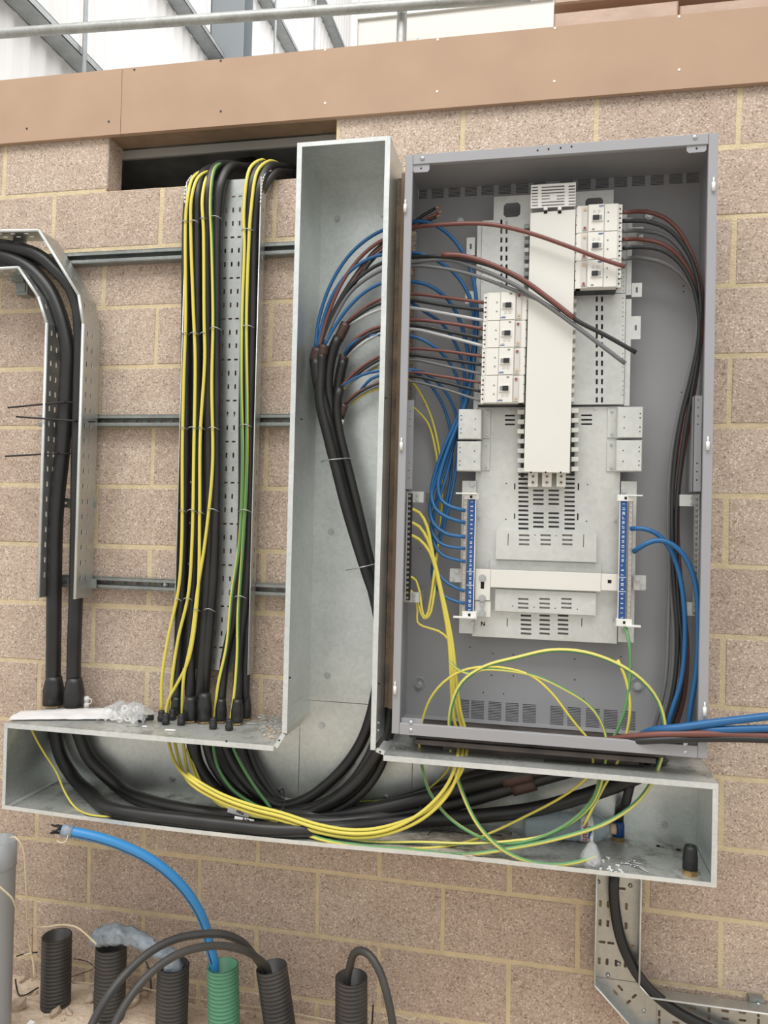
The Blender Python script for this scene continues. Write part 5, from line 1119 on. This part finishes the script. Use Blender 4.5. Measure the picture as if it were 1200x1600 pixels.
b = MB(); ax = Vector((.93, .3, .05)).normalized(); b.lathe(c - ax * .02, [(0, 0), (.0125, 0), (.0125, .022), (.010, .024), (.0095, .05), (0, .05)], 14, axis=ax); b.build('body', 'dark', t)
b = MB(); b.lathe(c - ax * .0205, [(.0085, -.001), (.0135, -.001), (.0135, .004), (.0085, .004)], 6, axis=ax, smooth=False); b.build('nut', 'dark', t)
# offcuts and crumbs on the trunking top
rn = random.Random(5)
def offcut(lab, px, py, L, ang, r, m, Z=ZTOP, grp=None, nm='offcut', cat='offcut'):
    c = Vector((*pl(px, py, Z), Z + r + .0006)); d = Vector((math.cos(ang), math.sin(ang), 0)) * L / 2
    return cable(nm, lab, [c - d, c + Vector((0, 0, .001)), c + d], r, m, cat=cat, group=grp, n=6)
offcut('white plastic offcut near the front edge of the trunking top', 266, 1143, .036, .05, .0035, 'bright')
offcut('silver tie offcut on the trunking top in front of the last glands', 392, 1132, .05, .15, .002, 'tie')
offcut('pale wire offcut on the trunking top in front of the clear bag', 208, 1135, .045, .3, .002, 'tie')
offcut('short pale crimp on the trunking top below the loose gland', 226, 1137, .016, .1, .003, 'bright')
b = MB()
for i in range(60):
    q = Vector((*pl(rn.uniform(408, 448), rn.uniform(1122, 1150)), ZTOP + rn.uniform(.003, .02))); q.x = min(q.x, .858); q.y = max(-.315, min(-.06, q.y))
    a = rn.uniform(-.7, .9); d = Vector((math.cos(a), math.sin(a), rn.uniform(-.15, .2))) * rn.uniform(.012, .03); d.z = max(d.z, -(q.z - ZTOP - .0015))
    p_ = [q - d * .5, q + Vector((0, 0, rn.uniform(0, .006))), q + d * .5]
    for v in p_: v.z = max(v.z, ZTOP + .002); v.x = min(v.x, .862)
    b.tube(p_, .0013, 5)
b.build('wire_clippings', 'tie', None, 'heap of thin metal clippings in the corner by the riser', cat='clippings', kind='stuff')
b = MB()
for i in range(26):
    q = Vector((*pl(rn.uniform(412, 440), rn.uniform(1136, 1154)), ZTOP + .004)); q.x = min(q.x, .852); q.y = max(-.318, q.y); r = rn.uniform(.003, .007)
    b.lathe(q - Vector((0, 0, r * .8)), [(0, 0), (r, r * .3), (r * .8, r * 1.1), (0, r * 1.5)], 5, axis=(rn.uniform(-.3, .3), 0, 1), smooth=False)
b.build('grit', 'stone', None, 'pinch of grit at the front corner of the trunking top by the riser', cat='grit', kind='stuff')
# dust on the trunking floor
ZFl = ZF
def dustpatch(nm, lab, pts, h, seed, m='dust'):
    b = MB(); c = sum((Vector((*pl(*q, ZFl), 0)) for q in pts), Vector()) / len(pts); ring = [Vector((*pl(*q, ZFl), 0)) for q in pts]; vs = [(c.x, c.y, ZFl + h)]; fs = []; K = 6; n = len(ring) * 3
    for k in range(1, K + 1):
        for i in range(n):
            p = ring[i // 3].lerp(ring[(i // 3 + 1) % len(ring)], (i % 3) / 3); f_ = k / K * (1 + .12 * noise.noise(Vector((i, k, seed)))); q = c.lerp(p, min(1.05, f_))
            sg = .012 * math.sin(math.pi * min(1, max(0, (q.x - XL) / 1.5))) * (YTB - q.y) / (YTB - YTF) if q.x < XL + 1.5 else 0
            vs.append((q.x, max(YTF + .004, min(YTB - .004, q.y)), ZFl - sg + .0008 + h * (1 - k / K) * (1 + .8 * noise.noise(Vector((q.x * 40, q.y * 40, seed))))))
    for i in range(n): fs.append((0, 1 + i, 1 + (i + 1) % n))
    for k in range(K - 1):
        for i in range(n): a = 1 + k * n; fs.append((a + i, a + n + i, a + n + (i + 1) % n, a + (i + 1) % n))
    b.add(vs, fs, 0, True); return b.build(nm, m, None, lab, cat='dust', kind='stuff')
dustpatch('plaster_dust', 'grey rubble dust spread on the trunking floor under the yellow wires', ((560, 1325), (640, 1338), (740, 1342), (800, 1318), (800, 1300), (700, 1296), (600, 1306)), .012, 3)
dustpatch('plaster_dust', 'pale plaster crumbs along the front edge of the trunking floor', ((650, 1345), (735, 1352), (800, 1354), (802, 1344), (740, 1338), (670, 1338)), .012, 8, 'stone')
for i, (px, py, a, L) in enumerate(((672, 1300, 1.3, .05), (705, 1298, -.2, .12), (760, 1303, .1, .10), (355, 1270, .3, .08))):
    q = at(px, py, -.2); c = Vector((*pl(px, py + 8, ZFl), ZFl + .012)); d = Vector((math.cos(a), math.sin(a) * .5, .05)) * L / 2
    cable('cable_tie', f'short black tie offcut on the trunking floor, {("first", "second", "third", "fourth")[i]} of the scattered ones', [c - d, c + Vector((0, 0, .003)), c + d], .0018, 'btie', cat='cable tie', n=5)
# water bottle on its side
p0 = Vector((*pl(818, 1308, ZFl), ZFl + .046)); p1 = Vector((*pl(958, 1318, ZFl), ZFl + .046)); ax = (p1 - p0).normalized(); L = (p1 - p0).length * .98
bt = thing('water_bottle', 'clear plastic water bottle lying on its side in the trunking', 'bottle', p0)
R = .044; prof = [(0, .004), (.03, 0), (R * .95, .006)]
h = .012
while h < L * .60: prof += [(R, h), (R * .955, h + .008), (R, h + .016)]; h += .021
prof += [(R * .97, L * .62), (R * .97, L * .78), (R, L * .80), (R * .86, L * .87), (R * .5, L * .95), (.014, L * .97), (.014, L * .985)]
b = MB(); b.lathe(p0, prof, 22, axis=ax); b.build('bottle_body', 'clear', bt)
b = MB(); b.lathe(p0 + ax * L * .985, [(0, 0), (.0165, 0), (.0165, .017), (0, .017)], 16, axis=ax); b.build('bottle_cap', 'amber', bt)
b = MB(); b.lathe(p0 + ax * (L * .625), [(R * .985, 0), (R * .985, L * .15)], 22, axis=ax); lb_ = b.build('paper_label', 'paper', bt)
lc = p0 + ax * (L * .70) + Vector((0, -R * 1.0, .004)); tx = text('evian', .03, lc, 'red', bt, rot=(math.pi / 2, math.pi / 2, .06), name='brand_lettering', bold=.0006)
b = MB(); lc = p0 + ax * (L * .755) + Vector((0, -R * .995, 0))
b.prism([(lc.x - .004, lc.z - .02), (lc.x + .006, lc.z - .012), (lc.x - .002, lc.z - .006), (lc.x + .006, lc.z + .004), (lc.x - .003, lc.z + .01), (lc.x + .004, lc.z + .018), (lc.x - .006, lc.z + .02), (lc.x - .008, lc.z - .02)], lc.y - .0008, lc.y - .0003); b.build('label_mountains', 'nbblue', bt)
# small bag of screws and the spilled ones
c = Vector((*pl(924, 1354, ZFl), ZFl)); t = thing('screw_bag', 'small knotted clear bag of white plugs standing in the trunking', 'bag', c)
b = MB(); b.lathe(c, [(0, .001), (.024, .002), (.031, .014), (.030, .03), (.022, .05), (.010, .066), (.005, .075), (.007, .09), (.001, .094)], 14)
b.v = [(x + .009 * noise.noise(Vector((x * 90, y * 90, z * 90))), y + .009 * noise.noise(Vector((x * 80, y * 80, z * 80 + 4))), z) for x, y, z in b.v]; b.build('film', 'film', t)
b = MB()
for i in range(34):
    a = rn.uniform(0, 6.28); r = rn.uniform(0, .022); q = c + Vector((r * math.cos(a), r * math.sin(a), rn.uniform(.005, .022))); b.cyl(q, q + Vector((rn.uniform(-.006, .006), rn.uniform(-.006, .006), .004)), .0025, 5)
b.build('plugs', 'bright', t)['kind'] = 'stuff'
for i, (px, py) in enumerate(((947, 1341), (943, 1349), (940, 1358), (948, 1360), (953, 1355), (958, 1361), (962, 1353), (966, 1360), (964, 1364), (970, 1363), (953, 1363))):
    c = Vector((*pl(px, py, ZFl), ZFl + .0035)); c.y = max(c.y, YTF + .008); a = rn.uniform(0, 6); d = Vector((math.cos(a), math.sin(a), 0))
    b = MB(); b.cyl(c, c + d * .009, .0026, 6); b.lathe(c + d * .009, [(0, 0), (.0045, 0), (.0045, .003), (0, .003)], 8, axis=d); b.build('wall_plug', 'bright', None, f'small white plug spilled beside the screw bag, {("farthest back", "second from the bag", "nearest the bag", "fourth from the bag", "fifth from the bag", "sixth from the bag", "seventh from the bag", "eighth from the bag", "ninth from the bag", "farthest right", "at the front edge")[i]}', cat='plug', group='spilled white plugs')
for i, (px, py, a, L) in enumerate(((983, 1352, .05, .045), (992, 1354, -.35, .05), (1000, 1358, -.5, .055), (1004, 1361, -.65, .05), (996, 1351, -.2, .05), (992, 1346, 1.2, .018))):
    c = Vector((*pl(px, py, ZFl), ZFl + .0045)); c.y = max(c.y, YTF + .02); d = Vector((math.cos(a), math.sin(a), 0)).normalized()
    b = MB(); b.cyl(c - d * L / 2, c + d * L / 2, .0022, 6, 0, .0012); b.lathe(c - d * (L / 2 + .002), [(0, 0), (.0045, 0), (.002, .004)], 8, axis=d); b.build('wood_screw', 'steel', None, f'loose silver screw between the plugs and the upright gland, {("leftmost and level", "second from the left", "third from the left", "rightmost", "middle one", "shortest, standing out behind")[i]}', cat='screw', group='loose silver screws')
c = Vector((*pl(1078, 1366, ZFl), ZFl)); t = thing('standing_gland', 'black shrouded brass gland standing alone at the right end of the trunking', 'cable gland', c)
b = MB(); b.tube([c + Vector((0, 0, .0005)), c + Vector((0, 0, .012))], .022, 6, step=0, smooth=False); b.build('gland_nut', 'brass', t)
b = MB(); b.lathe(c, [(.0, .012), (.0195, .012), (.0195, .016), (.0, .016)], 14); b.build('gland_ring', 'brass', t)
b = MB(); b.lathe(c, [(0, .0161), (.0215, .0161), (.0215, .045), (.0185, .072), (.016, .083), (.010, .083), (.009, .07), (0, .07)], 16); b.build('shroud', 'dark', t)
# outgoing cable through the trunking floor
c = Vector((*pl(966, 1312, ZFl), ZFl)); t = thing('floor_gland', 'blue shrouded brass gland in the trunking floor holding the outgoing cable', 'cable gland', c)
b = MB(); b.tube([c + Vector((0, 0, .0005)), c + Vector((0, 0, .012))], .021, 6, step=0, smooth=False); b.build('gland_nut', 'brass', t)
b = MB(); b.lathe(c, [(0, .012), (.0185, .012), (.0185, .045), (.016, .06), (0, .06)], 14); b.build('shroud', 'nbblue', t)
cable('outgoing_cable', 'black cable rising from the blue gland to the enclosure bottom', [c + Vector((0, 0, .055)), c + Vector((.004, 0, .1))] + PX([(979, 1250, -.16), (985, 1225, -.16), (996, 1200, -.16), (1008, 1180, -.16)]), .0145, 'black', n=12)
for px, py in ((1029, 1322), (1060, 1328)): 
    q = Vector((*pl(px, py, ZFl), ZFl)); b = MB(); b.cyl(q + Vector((0, 0, .0002)), q + Vector((0, 0, .0009)), .008, 10); b.build('floor_hole', 'hole', tk)
q = Vector((*pl(1034, 1322, ZFl), ZFl)); b = MB(); bolt(b, q + Vector((0, 0, .0005)), .006, (0, 0, 1), h=.006); b.build('hex_nut', 'steel', None, 'loose steel nut on the trunking floor left of the upright gland', cat='nut')
q = Vector((*pl(930, 1188), ZTOP)); q.y = max(q.y, YTF + .03)
t = thing('bright_clip', 'small bright metal clip lying on the trunking under the enclosure', 'clip', q); b = MB(); b.box(q.x, q.x + .05, q.y, q.y + .012, ZTOP + .0005, ZTOP + .004); b.build('clip_bar', 'bright', t); b = MB(); b.box(q.x + .051, q.x + .075, q.y - .002, q.y + .014, ZTOP + .0005, ZTOP + .012); b.build('clip_end', 'steel', t)
cable('cable_tie', 'black tie tail lying on the trunking under the enclosure', [Vector((*pl(850, 1190), ZTOP + .003)), Vector((*pl(940, 1196), ZTOP + .003)), Vector((*pl(1007, 1200), ZTOP + .004))], .0022, 'btie', cat='cable tie', n=6)

# ================================================================== lower right cable tray
lt = thing('bent_cable_tray', 'perforated cable tray dropping from the trunking and turning right along the wall', 'cable tray', at(960, 1530, -.05))
YLb, YLf = -.03, -.082
xl_ = at(929, 1450, YLb).x; xr_ = at(997, 1450, YLb).x
zt_ = ZF - .012; zm = at(940, 1527, YLb).z
zh0_ = at(1100, 1556, YLb).z; zhl = zh0_ - (xr_ - xl_)
zv0 = at(960, 1480, YLb).z
sl = []
def addv(rows, xs_, w, h_):
    for z in rows:
        for x in xs_: sl.append(slotpoly(x, z, w, h_))
wv = xr_ - xl_; cols = [xl_ + .006 + .0 + wv * f_ for f_ in (.05, .26, .47, .68, .89)]
zrow = lambda py: at(950, py, YLb).z
addv([zrow(1413), zrow(1443), zrow(1503), zrow(1533)], cols[1:4] + [cols[0] + .004], .010, .023); addv([zrow(1473)], [xl_ + wv * f_ for f_ in (.18, .38, .62, .85)], .023, .009); addv([zrow(1386)], [xl_ + wv * f_ for f_ in (.42, .62)], .023, .009)
zbv = zm
sheet('vertical_base', rect(xl_, xr_, zbv, zt_), [s_ for s_ in sl if min(v for _, v in s_) > zbv + .004], YLb, .0015, 'tray', lt)
# diagonal corner plate
xd = at(1000, 1600, YLb).x; dl = zbv - zhl
cx0 = xl_; px_ = xl_ + max(.05, dl)
outer = [(xl_, zbv - .001), (xr_ + .001, zbv - .001), (xr_ + .03, zh0_), (xr_ + .06, zh0_), (xr_ + .06, zhl - .0), (px_, zhl)]
sl2 = []
def rslot(c, L_, W_, a):
    ca, sa = math.cos(a), math.sin(a); return [(c.x + x * ca - y * sa, c.z + x * sa + y * ca) for x, y in slotpoly(0, 0, L_, W_)]
for px, py in ((969, 1543), (961, 1550)): sl2.append(rslot(at(px, py, YLb), .023, .009, -.8))
for px, py in ((991, 1556), (982, 1565)): sl2.append(rslot(at(px, py, YLb), .019, .009, .8))
sheet('corner_base', outer, sl2, YLb - .0018, .0015, 'tray', lt)
x_ = xr_ + .061; sl3 = []
for k, px in enumerate((1030, 1056, 1082, 1108, 1133, 1160, 1185, 1211, 1237)):
    for j in range(8):
        q = at(px, 1561 + (px - 1056) * .083 + 12.3 * j, YLb)
        if zhl + .01 < q.z < zh0_ - .005: sl3.append(slotpoly(q.x, q.z, *((.009, .021) if k % 3 == 0 else (.023, .009))))
sl3 = [s_ for s_ in sl3 if min(u for u, _ in s_) > x_ + .004]
sheet('level_base', rect(x_, 2.75, zhl, zh0_), sl3, YLb, .0015, 'tray', lt)
def fl_run(P):
    for (xa, za_), (xb, zb_) in zip(P[:-1], P[1:]):
        b = MB(); n_ = Vector((zb_ - za_, 0, -(xb - xa))).normalized() * .0012
        b.add([(xa, YLb, za_), (xb, YLb, zb_), (xb, YLf, zb_), (xa, YLf, za_), (xa + n_.x, YLb, za_ + n_.z), (xb + n_.x, YLb, zb_ + n_.z), (xb + n_.x, YLf, zb_ + n_.z), (xa + n_.x, YLf, za_ + n_.z)], [(0, 1, 2, 3), (7, 6, 5, 4), (3, 2, 6, 7), (0, 3, 7, 4), (1, 5, 6, 2)])
        b.build('side_flange', 'tray', lt); b = MB(); b.tube([(xa, YLf, za_), (xb, YLf, zb_)], .0032, 6, step=0); b.build('rolled_rim', 'lip', lt)
fl_run([(xl_, zt_), (xl_, zbv), (px_, zhl), (2.75, zhl)]); fl_run([(xr_, zt_), (xr_, zh0_ + .034), (xr_ + .034, zh0_), (2.75, zh0_)])
for px, py in ((935, 1378), (985, 1384), (967, 1506), (950, 1524), (1031, 1553), (1006, 1579), (1185, 1570)):
    q = at(px, py, YLb - .002); b = MB(); b.lathe(q, [(.007, 0), (.006, .003), (0, .0045)], 10, axis=(0, -1, 0)); b.build('tray_bolt', 'steel', lt)
q = at(1183, 1553, -.03); b = MB(); b.box(q.x - .022, q.x + .022, -.028, -.002, zh0_ + .001, zh0_ + .012); b.build('tray_bracket', 'rail', lt)
cable('outgoing_cable', 'black cable bending down the lower right tray to the right', [c + Vector((0, 0, -.002)), c + Vector((0, .03, -.05))] + PX([(959, 1385, -.075), (961, 1420, -.068), (968, 1460, -.066), (980, 1494, -.066), (1000, 1528, -.066), (1028, 1558, -.066), (1062, 1583, -.066), (1105, 1605, -.066), (1160, 1630, -.066)]), .0165, 'black', n=14, rough=.01)

# ================================================================== ducts, pipe, twine and litter at the foot of the wall
GD = 'corrugated ducts rising from the ground'
def duct(lab, top, bot, r, m, n_ring=None):
    t = Vector(top); d = Vector(bot); ax = (t - d).normalized(); L = (t - d).length; pitch = .0128; k = int(L / pitch); prof = []
    for i in range(k + 1):
        h = i * L / k
        prof += [(r * .93, h), (r * .93, h + pitch * .28), (r, h + pitch * .45), (r, h + pitch * .8)]
    prof = [q for q in prof if q[1] <= L] + [(r * .97, L), (r * .87, L), (r * .86, L * .3), (0, L * .29)]
    b = MB(); b.lathe(d, prof, 28, axis=ax); return b.build('corrugated_duct', m, None, lab, cat='duct', group=GD)
def dpos(px, py, Y): return at(px, py, Y)
def gduct(lab, pt, pb, wpx, Y, m):
    t = at(pt[0], pt[1] + 7, Y); b_ = at(pb[0], pb[1], Y); b_.z = min(b_.z, -3.0) - .12; f_ = (t.z - b_.z) / (t.z - at(pb[0], pb[1], Y).z) if False else 1
    dxy = (at(pb[0], pb[1], Y).x - t.x) / (at(pb[0], pb[1], Y).z - t.z); b_.x = t.x + dxy * (b_.z - t.z)
    return t, duct(lab, t, b_, rp(wpx, Y), m)
d1, _ = gduct('black corrugated duct farthest left, next to the grey pipe', (89, 1454), (87, 1560), 49, -.13, 'duct')
d2, _ = gduct('black corrugated duct with blue film stuffed on top, second from the left', (174, 1470), (171, 1575), 51, -.15, 'duct')
d3, _ = gduct('black corrugated duct with film in its mouth, third from the left', (271, 1500), (268, 1600), 52, -.17, 'duct')
d4, _ = gduct('green corrugated duct holding the blue pipe', (348, 1501), (350, 1600), 51, -.18, 'green')
d5, _ = gduct('leaning black corrugated duct right of the green one', (424, 1503), (437, 1600), 50, -.18, 'duct')
d6, _ = gduct('black corrugated duct farthest right, with a cable looping out', (549, 1519), (549, 1600), 51, -.2, 'duct')
# blue pipe
P = [d4 + Vector((-.03, 0, -.05)), d4 + Vector((-.032, 0, .01))] + PX([(328, 1480, -.19), (320, 1445, -.21), (303, 1410, -.24), (275, 1375, -.28), (238, 1345, -.32), (190, 1321, -.36), (150, 1308, -.39), (118, 1301, -.41), (97, 1297, -.42)])
t = thing('blue_pipe', 'bright blue plastic pipe arching out of the green duct to the left', 'pipe', P[0])
b = MB(); b.tube(P, .0165, 18); b.build('pipe', 'pipe', t)
b = MB(); pp = spline(P[1:], .03); off = [q + Vector((.0, -.0160, -.0035)) for q in pp]; b.tube(off, .0016, 6, step=0); b.build('dark_stripe', 'dark', t)
e0 = P[-1]; d = (P[-1] - P[-2]).normalized()
b = MB(); b.tube([e0 - d * .035, e0 - d * .001], .0185, 14, step=0); b.build('tape_wrap', 'film_blue', t)
b = MB()
for a in range(7):
    q = e0 + Vector((0, .012 * math.cos(a), .012 * math.sin(a))); b.tube([q - d * .01, q + d * (.012 + .006 * (a % 3)), q + d * .025 + Vector((0, -.01, .008 * ((a % 3) - 1)))], .0028, 5)
b.build('torn_tape_end', 'dark', t)
b = MB(); b.tube([e0 - d * .03 + Vector((0, -.018, -.004)), e0 - d * .025 + Vector((0, -.02, -.022)), e0 - d * .01 + Vector((0, -.02, -.03)), e0 + Vector((-.004, -.02, -.026))], .0012, 5); b.build('loose_thread', 'bright', t)
# black flexible cables
GF = 'black flexible cables from the leaning duct'
cable('flexible_cable', 'black flexible cable arching from the leaning duct to the lower left, upper one', [d5 + Vector((-.02, 0, -.06)), d5 + Vector((-.03, -.01, .0))] + PX([(396, 1492, -.22), (378, 1472, -.25), (350, 1460, -.3), (312, 1460, -.36), (272, 1468, -.42), (235, 1487, -.48), (203, 1515, -.54), (172, 1552, -.6), (142, 1605, -.66), (130, 1640, -.7)]), .0125, 'duct', group=GF, n=12, rough=.01)
cable('flexible_cable', 'black flexible cable arching from the leaning duct to the lower left, lower one', [d5 + Vector((.0, 0, -.06)), d5 + Vector((-.012, -.01, .0))] + PX([(402, 1497, -.23), (384, 1486, -.28), (350, 1478, -.34), (315, 1480, -.4), (280, 1490, -.46), (245, 1512, -.52), (213, 1545, -.58), (183, 1592, -.64), (168, 1630, -.68)]), .012, 'duct', group=GF, n=12, rough=.01)
cable('flexible_cable', 'black cable hooping out of the duct farthest right and falling to the ground', [d6 + Vector((-.012, 0, -.08)), d6 + Vector((-.012, -.005, -.005))] + PX([(548, 1505, -.215), (553, 1490, -.225), (563, 1485, -.235), (577, 1492, -.25), (592, 1515, -.27), (603, 1548, -.29), (612, 1590, -.3), (618, 1640, -.31)]), .0125, 'duct', n=12, rough=.01)
# film stuffed into ducts
def blob(nm, lab, P, rr, m, cat):
    b = MB(); pts = spline(P, .012); N = len(pts)
    b.tube(pts, lambda t_: rr(t_), 16, step=0)
    b.v = [tuple(Vector(v) + Vector((noise.noise(Vector(v) * 45), noise.noise(Vector(v) * 45 + Vector((9, 0, 0))), noise.noise(Vector(v) * 38 + Vector((0, 9, 0))))) * .016) for v in b.v]
    return b.build(nm, m, None, lab, cat=cat)
blob('crumpled_film', 'crumpled grey blue plastic film draped between two black ducts', PX([(152, 1464, -.16), (172, 1460, -.17), (200, 1463, -.17), (228, 1474, -.18), (250, 1488, -.18), (268, 1494, -.17)]), lambda t_: .032 * (1 - .55 * abs(t_ - .25)), 'film_blue', 'film')
blob('crumpled_film', 'pale wad of film stuffed in the mouth of the third duct', [d3 + Vector((.0, -.0, -.03)), d3 + Vector((.0, -.01, .0)), d3 + Vector((-.004, -.01, .03)), d3 + Vector((-.01, -.01, .05))], lambda t_: .034 - .012 * t_, 'film_blue', 'film')
# grey drain pipe
c = at(-2, 1312, -.33); r = .058; zb_ = -3.1
t = thing('drain_pipe', 'grey plastic drain pipe standing at the left edge of the picture', 'pipe', (c.x, c.y, -3.0))
b = MB(); b.lathe((c.x, c.y, 0), [(r * .9, c.z - .3), (r * .9, c.z), (r, c.z), (r, c.z - .085), (r * .965, c.z - .092), (r * .965, zb_)], 28); b.build('pipe', 'upvc', t)
b = MB(); b.lathe((c.x, c.y, 0), [(r * 1.004, c.z - .083), (r * 1.012, c.z - .086), (r * 1.004, c.z - .089)], 28); b.build('socket_rim', 'ink', t)
# twine
tw = [
 ('twine hanging from the grey pipe and knotted near the ground', [(14, 1310, -.36), (24, 1308, -.37), (36, 1325, -.36), (39, 1350, -.35), (41, 1395, -.33), (42, 1435, -.3), (44, 1465, -.28), (48, 1488, -.27), (52, 1505, -.27), (53, 1531, -.27)]),
 ('twine from the left edge running over the first duct to the film', [(-20, 1362, -.43), (0, 1386, -.42), (18, 1402, -.4), (27, 1424, -.36), (42, 1443, -.31), (66, 1449, -.25), (95, 1445, -.21), (118, 1448, -.2), (138, 1463, -.21), (151, 1476, -.22)]),
 ('short frayed twine end sticking out left from the knot', [(14, 1508, -.3), (28, 1500, -.29), (40, 1491, -.275), (50, 1490, -.27)]),
 ('twine lying on the ground along the foot of the wall', [(114, 1535, -.06), (150, 1537, -.05), (210, 1541, -.05), (262, 1552, -.05), (320, 1562, -.05), (380, 1571, -.06), (430, 1578, -.06), (480, 1588, -.05), (530, 1597, -.05)]),
 ('twine curls on the ground right of the last duct', [(590, 1597, -.1), (605, 1590, -.09), (622, 1586, -.08), (640, 1593, -.1), (650, 1590, -.1)])]
for lab, pth in tw: cable('twine', 'pale ' + lab, PX(pth), .0032, 'twine', cat='twine', group='lengths of pale twine', n=7, rough=.16, step=.008) if False else cable('twine', 'pale ' + lab, PX(pth), .0032, 'twine', cat='twine', group='lengths of pale twine', n=7, rough=.16)
# litter bottom left
q = at(12, 1573, -.45); q.z = gz(q.x, q.y) + .02
t = thing('hand_tool', 'dark rod with an orange collar lying on the ground at the lower left', 'tool', q)
b = MB(); b.tube([q + Vector((-.09, -.06, .01)), q, q + Vector((.0, .0, 0))][:2], .011, 10, step=0); b.build('rod', 'dark', t)
b = MB(); dd = Vector((.83, .55, -.05)); b.lathe(q, [(0, 0), (.017, 0), (.019, .012), (.016, .03), (0, .03)], 12, axis=dd); b.build('collar', 'orange', t)
b = MB(); b.tube([q + dd * .03, q + dd * .06 + Vector((.0, -.03, -.005)), q + dd * .1 + Vector((.02, -.05, -.01))], .0055, 8); b.build('stem', 'dark', t)
q = at(44, 1568, -.33); q.z = gz(q.x, q.y) + .01
b = MB(); b.prism([(q.x - .045, q.z), (q.x + .035, q.z + .002), (q.x + .02, q.z + .05), (q.x + .002, q.z + .052)], q.y, q.y + .012); b.build('white_scrap', 'paper', None, 'white plastic scrap standing on the ground by the first duct', cat='scrap')
for i, pth in enumerate(([(24, 1530, -.1), (28, 1552, -.1), (36, 1556, -.12), (60, 1543, -.12)], [(26, 1494, -.04), (40, 1490, -.04), (58, 1488, -.04)], [(115, 1498, -.04), (135, 1502, -.04), (148, 1512, -.04), (130, 1520, -.05), (112, 1526, -.05)], [(228, 1502, -.2), (234, 1520, -.2), (236, 1545, -.2)], [(583, 1570, -.12), (582, 1590, -.12), (580, 1610, -.12)])):
    cable('black_wire', ('dark wire hoop on the ground between grey pipe and first duct', 'dark wire end on the wall foot behind the twine knot', 'thin dark wire loop behind the first two ducts', 'thin dark thread hanging beside the third duct', 'short black upright stick right of the last duct')[i], PX(pth), .0028 if i != 2 else .0015, 'btie', cat='wire', n=6)
